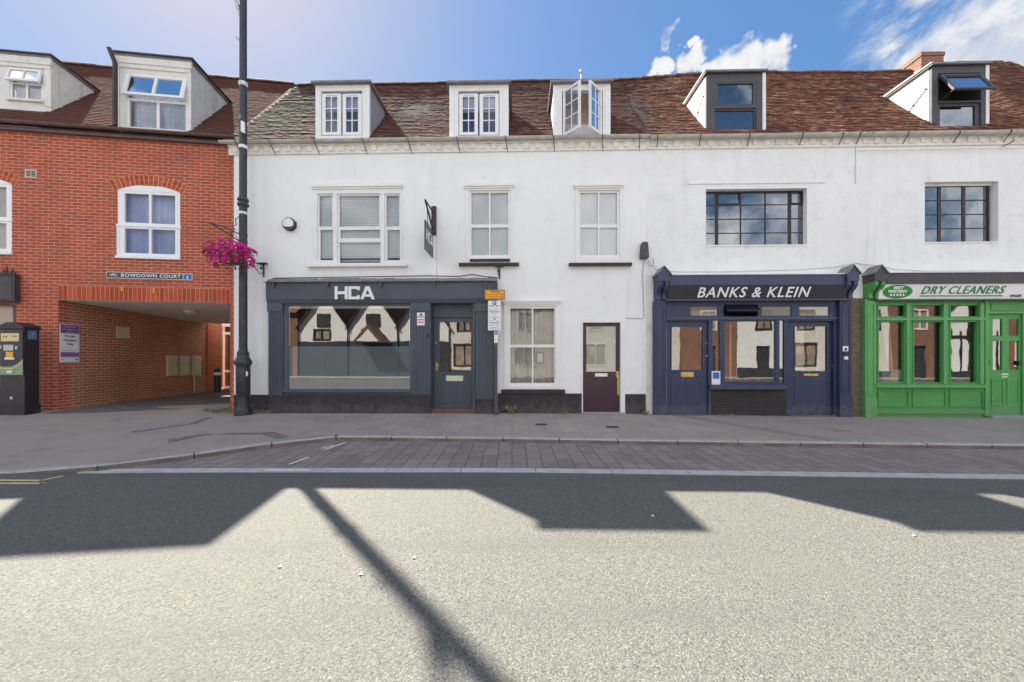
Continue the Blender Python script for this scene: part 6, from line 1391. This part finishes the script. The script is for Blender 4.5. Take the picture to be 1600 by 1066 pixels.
# ================================================================== OPPOSITE SIDE OF THE STREET (seen in the glass)
FO = Frame((0, -9.95), 0)
def opp_building(label, name, x0, x1, h, mat, roofm, wins, gables=(), base=None, doors=()):
    t = thing(name, label, 'building', ((x0+x1)/2, -10.2, -.1)); m = MB(FO)
    # local v axis points to +Y; this front faces +Y, so the body lies at negative v
    m.plate((x0, x1, -.2, h), [(a, b, c, d) for a, b, c, d in wins]+[(a, b, -.2, d) for a, b, d in doors], -.3, 0); m.box(x0, x0+.2, -7, -.301, -.2, h); m.box(x1-.2, x1, -7, -.301, -.2, h)
    for (gc, gw, gh) in gables: m.prism_uz([(gc-gw, h+.001), (gc+gw, h+.001), (gc, h+gh)], -.3, 0)
    m.build('wall', mat, t)
    r = MB(FO)
    if gables:
        for (gc, gw, gh) in gables:
            for s in (-1, 1): r.poly([(gc+s*(gw+.12), .22, h-.12), (gc, .22, h+gh+.08), (gc, -7, h+gh+.08), (gc+s*(gw+.12), -7, h-.12)]); 
            for s in (-1, 1): r.prism_uz([(gc+s*(gw+.12), h-.22), (gc+s*(gw+.12), h-.05), (gc, h+gh+.12), (gc, h+gh-.10)][::s], .18, .24)
    else: r.prism_vz([(.3, h-.02), (-3.4, h+2.6), (-7.1, h-.02)], x0, x1)
    r.build('roof', roofm, t)
    for (a, b, c, d) in wins:
        f = MB(FO); W = b-a; Hh = d-c; f.plate((a-.04, b+.04, c-.04, d+.04), [(a+.05+(W-.05)*i/2, a+(W-.05)*(i+1)/2, c+.05, d-.05) for i in range(2)], -.02, .04); w = f.build('window', 'dark_beam' if base else 'wood_white', t)
        g = MB(FO); g.poly([(a, -.05, c), (a, -.05, d), (b, -.05, d), (b, -.05, c)]); g.poly([(a, -.2, c), (a, -.2, d), (b, -.2, d), (b, -.2, c)]); g.build('pane', 'room_mid', w)
    for (a, b, d) in doors: g = MB(FO); g.box(a, b, -.15, -.1, -.2, d); g.build('door', 'pub_base', t)
    if base: g = MB(FO); g.box(x0, x1, .001, .06, -.2, base); g.build('base', 'pub_base', t)
    return t
def refl(px, py, v=.07):
    """point of the opposite front seen mirrored in the shop glass"""
    d = pdir(px, py); n = FW.v; p0 = FW.P(0, v, EYE); E = Vector((0, 0, EYE)); tt = (p0-E).dot(n)/d.dot(n); h = E+d*tt; r = d-2*d.dot(n)*n; s = (-9.9-h.y)/r.y; q = h+r*s; return q.x, q.z
g1, g2, g3 = refl(508, 500)[0], refl(585, 500)[0], refl(662, 500)[0]; gw = (g2-g1)/2; hv = refl(540, 512)[1]
w1_ = [refl(492, 519), refl(518, 493)]; w2_ = [refl(566, 514), refl(592, 486)]
pub = opp_building('white gabled public house with dark base, across the street', 'public_house', g1-gw, g3+gw, hv, 'render_white', 'roof_deck', [(w2_[0][0]+.1, w2_[1][0]-.1, hv-.12-.0-.75, hv-.12), (w1_[0][0], w1_[1][0], hv-.9, hv-.12)], [(g1, gw, gw*1.45), (g2, gw, gw*1.45), (g3, gw, gw*1.45)], base=refl(540, 534)[1])
m = MB(FO)
for gg, z0_, z1_ in ((g1, .15, 1.25), (g2, .12, 1.35)): m.box(gg-.5, gg+.5, .02, .07, hv+z0_-.1, hv+z0_+.85); 
m.build('gable_window', 'room_dark', pub)
m = MB(FO); pc = refl(591, 530)[0]; m.prism_uz([(pc-1.1, hv-1.15), (pc+1.1, hv-1.15), (pc, hv+.1)], .06, 1.6); m.build('porch_roof', 'ridge_tile', pub); m = MB(FO); m.prism_uz([(pc-.75, hv-1.1), (pc+.75, hv-1.1), (pc, hv-.25)], 1.61, 1.64); m.build('porch_gable', 'render_white', pub)
m = MB(FO)
for gg in (g1-gw, g1+gw, g2+gw, g3+gw): m.tube([(gg, .10, hv-.1), (gg, .10, -.1)], .05, 8)
m.build('downpipe', 'dark_beam', pub)
def auto_house(label, pa, pb, h, mat, rng, trim=0, gable=0., shop=True):
    xa, xb = (refl(pa, 560)[0] if pa else g3+gw)+.03, refl(pb, 560)[0]-.03; W = xb-xa; n = max(1, int(W/1.9)); wins = []
    for i in range(n):
        c = xa+W*(i+.5)/n; wins.append((c-.5, c+.5, 3.25, 4.55))
        if i != n-1: wins.append((c-.72, c+.72, .75, 2.3))
    c = xa+W*(n-.5)/n
    t = opp_building(label, 'opposite_house', xa, xb, h, mat, 'ridge_tile', wins, [(xa+W/2, W/2-.1, gable)] if gable else (), base=trim or None, doors=[(c-.45, c+.45, 2.1)])
    return t, xa, xb
auto_house('pale rendered shop across the street beside the public house', 0, 792, 5.3, 'render_edge', 1, .45)
auto_house('grey rendered house across the street opposite the sash window', 792, 905, 5.0, 'render_edge', 2)
auto_house('cream rendered house across the street opposite the plum door', 905, 1062, 5.5, 'render_edge', 3)
auto_house('narrow dark brick house across the street opposite the navy shop', 1062, 1150, 5.0, 'brick_far', 4)
auto_house('low white house across the street opposite the navy shop window', 1150, 1232, 4.6, 'render_white', 5, .6)
auto_house('pale grey rendered house across the street', 1232, 1388, 5.3, 'render_edge', 6, .4)
auto_house('brick house across the street opposite the green shop', 1388, 1480, 5.4, 'brick_far', 7)
tb_, xa, xb = auto_house('white gabled house with black timbers across the street', 1480, 1572, 4.9, 'render_white', 8, .4, 1.9)
m = MB(FO)
for k in range(7): x = xa+.08+(xb-xa-.16)*k/6; m.box(x-.06, x+.06, .001, .05, .41, 3.1 if k % 2 else 4.8)
m.box(xa, xb, .001, .052, 2.6, 2.8); m.build('timbers', 'dark_beam', tb_)
auto_house('long brick house across the street at the far right', 1572, 1800, 5.4, 'brick_far', 9)
tag_x = g1-gw
opp_building('brick house with a low doorway across the street, left of the public house', 'opposite_house', tag_x-10, tag_x-.05, 4.6, 'brick_far', 'ridge_tile', [(tag_x-3, tag_x-2, 3.0, 4.0), (tag_x-6, tag_x-5, 3.0, 4.0)], doors=[(tag_x-1.8, tag_x-.5, 2.2)])
